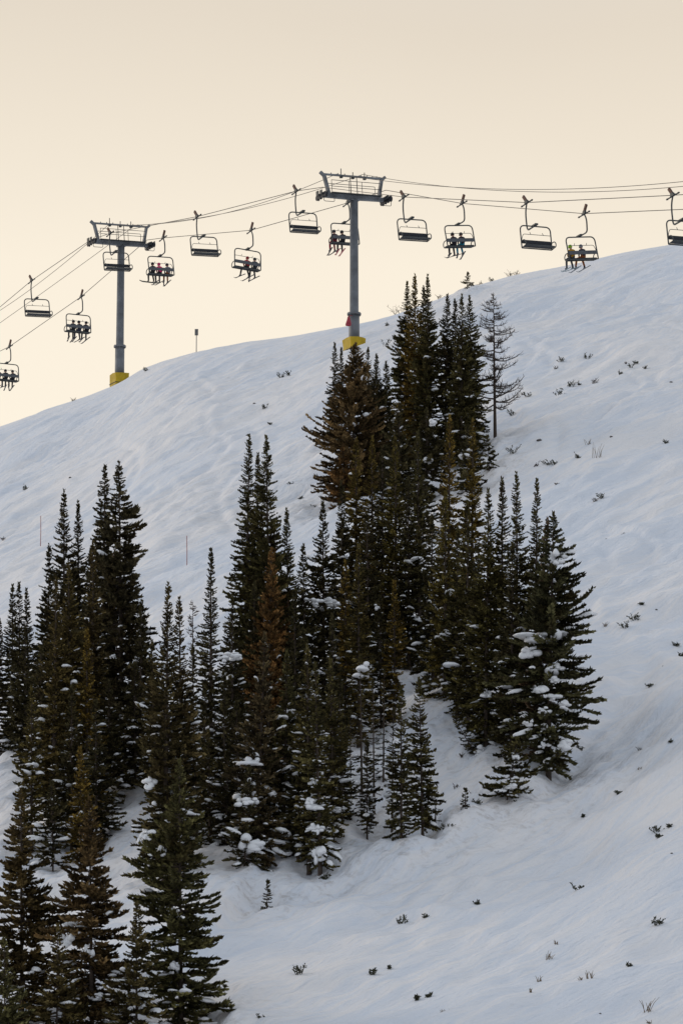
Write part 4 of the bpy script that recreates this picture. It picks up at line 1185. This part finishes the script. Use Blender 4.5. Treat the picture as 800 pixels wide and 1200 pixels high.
nx, ny = len(gx), len(gy)
idx = np.arange(nx * ny).reshape(ny, nx)
Q = np.stack([idx[:-1, :-1], idx[:-1, 1:], idx[1:, 1:], idx[1:, :-1]], -1).reshape(-1, 4)
gnd = link('snow_slope', mesh_np('snow_slope', np.stack([XX, YY, ZZ], -1).reshape(-1, 3), quads=Q, mats=[M['snow']], smooth=True))
la = gnd.data.attributes.new('litter', 'FLOAT', 'POINT'); la.data.foreach_set('value', np.clip(lumpm * .9 - .1, 0, .8).astype(np.float32).ravel())
tag(gnd, 'snow covered ski slope rising to the skyline', 'slope', kind='structure')

# ------------------------------------------------------------------ camera
cam = bpy.data.cameras.new('camera'); co = bpy.data.objects.new('camera', cam); COL.objects.link(co)
co.rotation_euler = (math.pi / 2 + TH, 0, 0); cam.sensor_fit = 'HORIZONTAL'; cam.sensor_width = 36; cam.lens = 36 * F / 800
cam.clip_start = 1; cam.clip_end = 6000
SC.camera = co

# ------------------------------------------------------------------ light: thin high cloud, the sun low behind the left of the hill
SUN_EL, SUN_AZ = R_(24), R_(-62)          # azimuth measured from straight ahead, negative = to the left
w = bpy.data.worlds.new('World'); SC.world = w; w.use_nodes = True
nt = w.node_tree; nt.nodes.clear(); L = nt.links.new
out = nt.nodes.new('ShaderNodeOutputWorld')
sky = nt.nodes.new('ShaderNodeTexSky'); sky.sky_type = 'NISHITA'; sky.sun_disc = False; sky.sun_elevation = SUN_EL; sky.sun_rotation = SUN_AZ
bs = nt.nodes.new('ShaderNodeBackground'); bs.inputs['Strength'].default_value = .08; L(sky.outputs[0], bs.inputs['Color'])
tc = nt.nodes.new('ShaderNodeTexCoord'); sx = nt.nodes.new('ShaderNodeSeparateXYZ'); L(tc.outputs['Generated'], sx.inputs[0])
nz = nt.nodes.new('ShaderNodeTexNoise'); nz.inputs['Scale'].default_value = 3.0; nz.inputs['Detail'].default_value = 3; L(tc.outputs['Generated'], nz.inputs['Vector'])
ma = nt.nodes.new('ShaderNodeMath'); ma.operation = 'MULTIPLY_ADD'; ma.inputs[1].default_value = .075; L(nz.outputs['Fac'], ma.inputs[0]); L(sx.outputs['Z'], ma.inputs[2])
cr = nt.nodes.new('ShaderNodeValToRGB'); L(ma.outputs[0], cr.inputs['Fac'])
e = cr.color_ramp.elements
e[0].position = .20; e[0].color = (1.075, .967, .795, 1)
e[1].position = .30; e[1].color = (1.02, .912, .745, 1)
for p_, c_ in ((.37, (.83, .732, .60, 1)), (.50, (.66, .64, .63, 1)), (.72, (.58, .625, .69, 1)), (1, (.555, .61, .68, 1))):
    k = e.new(p_); k.color = c_
# the half of the sky away from the sun is a duller blue grey
az = nt.nodes.new('ShaderNodeMapRange'); az.interpolation_type = 'SMOOTHSTEP'; az.inputs['From Min'].default_value = -.45; az.inputs['From Max'].default_value = .55
L(sx.outputs['Y'], az.inputs['Value'])
cm = nt.nodes.new('ShaderNodeMix'); cm.data_type = 'RGBA'; cm.inputs[6].default_value = (.565, .615, .68, 1); L(az.outputs[0], cm.inputs[0]); L(cr.outputs['Color'], cm.inputs[7])
bc = nt.nodes.new('ShaderNodeBackground'); bc.inputs['Strength'].default_value = 1.0; L(cm.outputs[2], bc.inputs['Color'])
mx = nt.nodes.new('ShaderNodeMixShader'); mx.inputs[0].default_value = .93; L(bs.outputs[0], mx.inputs[1]); L(bc.outputs[0], mx.inputs[2]); L(mx.outputs[0], out.inputs[0])
sl = bpy.data.lights.new('sun', 'SUN'); sl.energy = .8; sl.angle = R_(24); sl.color = (1, .86, .70)
so = bpy.data.objects.new('sun', sl); COL.objects.link(so)
dirv = Vector((math.sin(SUN_AZ) * math.cos(SUN_EL), math.cos(SUN_AZ) * math.cos(SUN_EL), math.sin(SUN_EL)))
so.rotation_euler = dirv.to_track_quat('Z', 'Y').to_euler()

vs_ = SC.view_settings; vs_.view_transform = 'Standard'; vs_.look = 'None'; vs_.exposure = 0; vs_.gamma = 1; vs_.use_curve_mapping = False
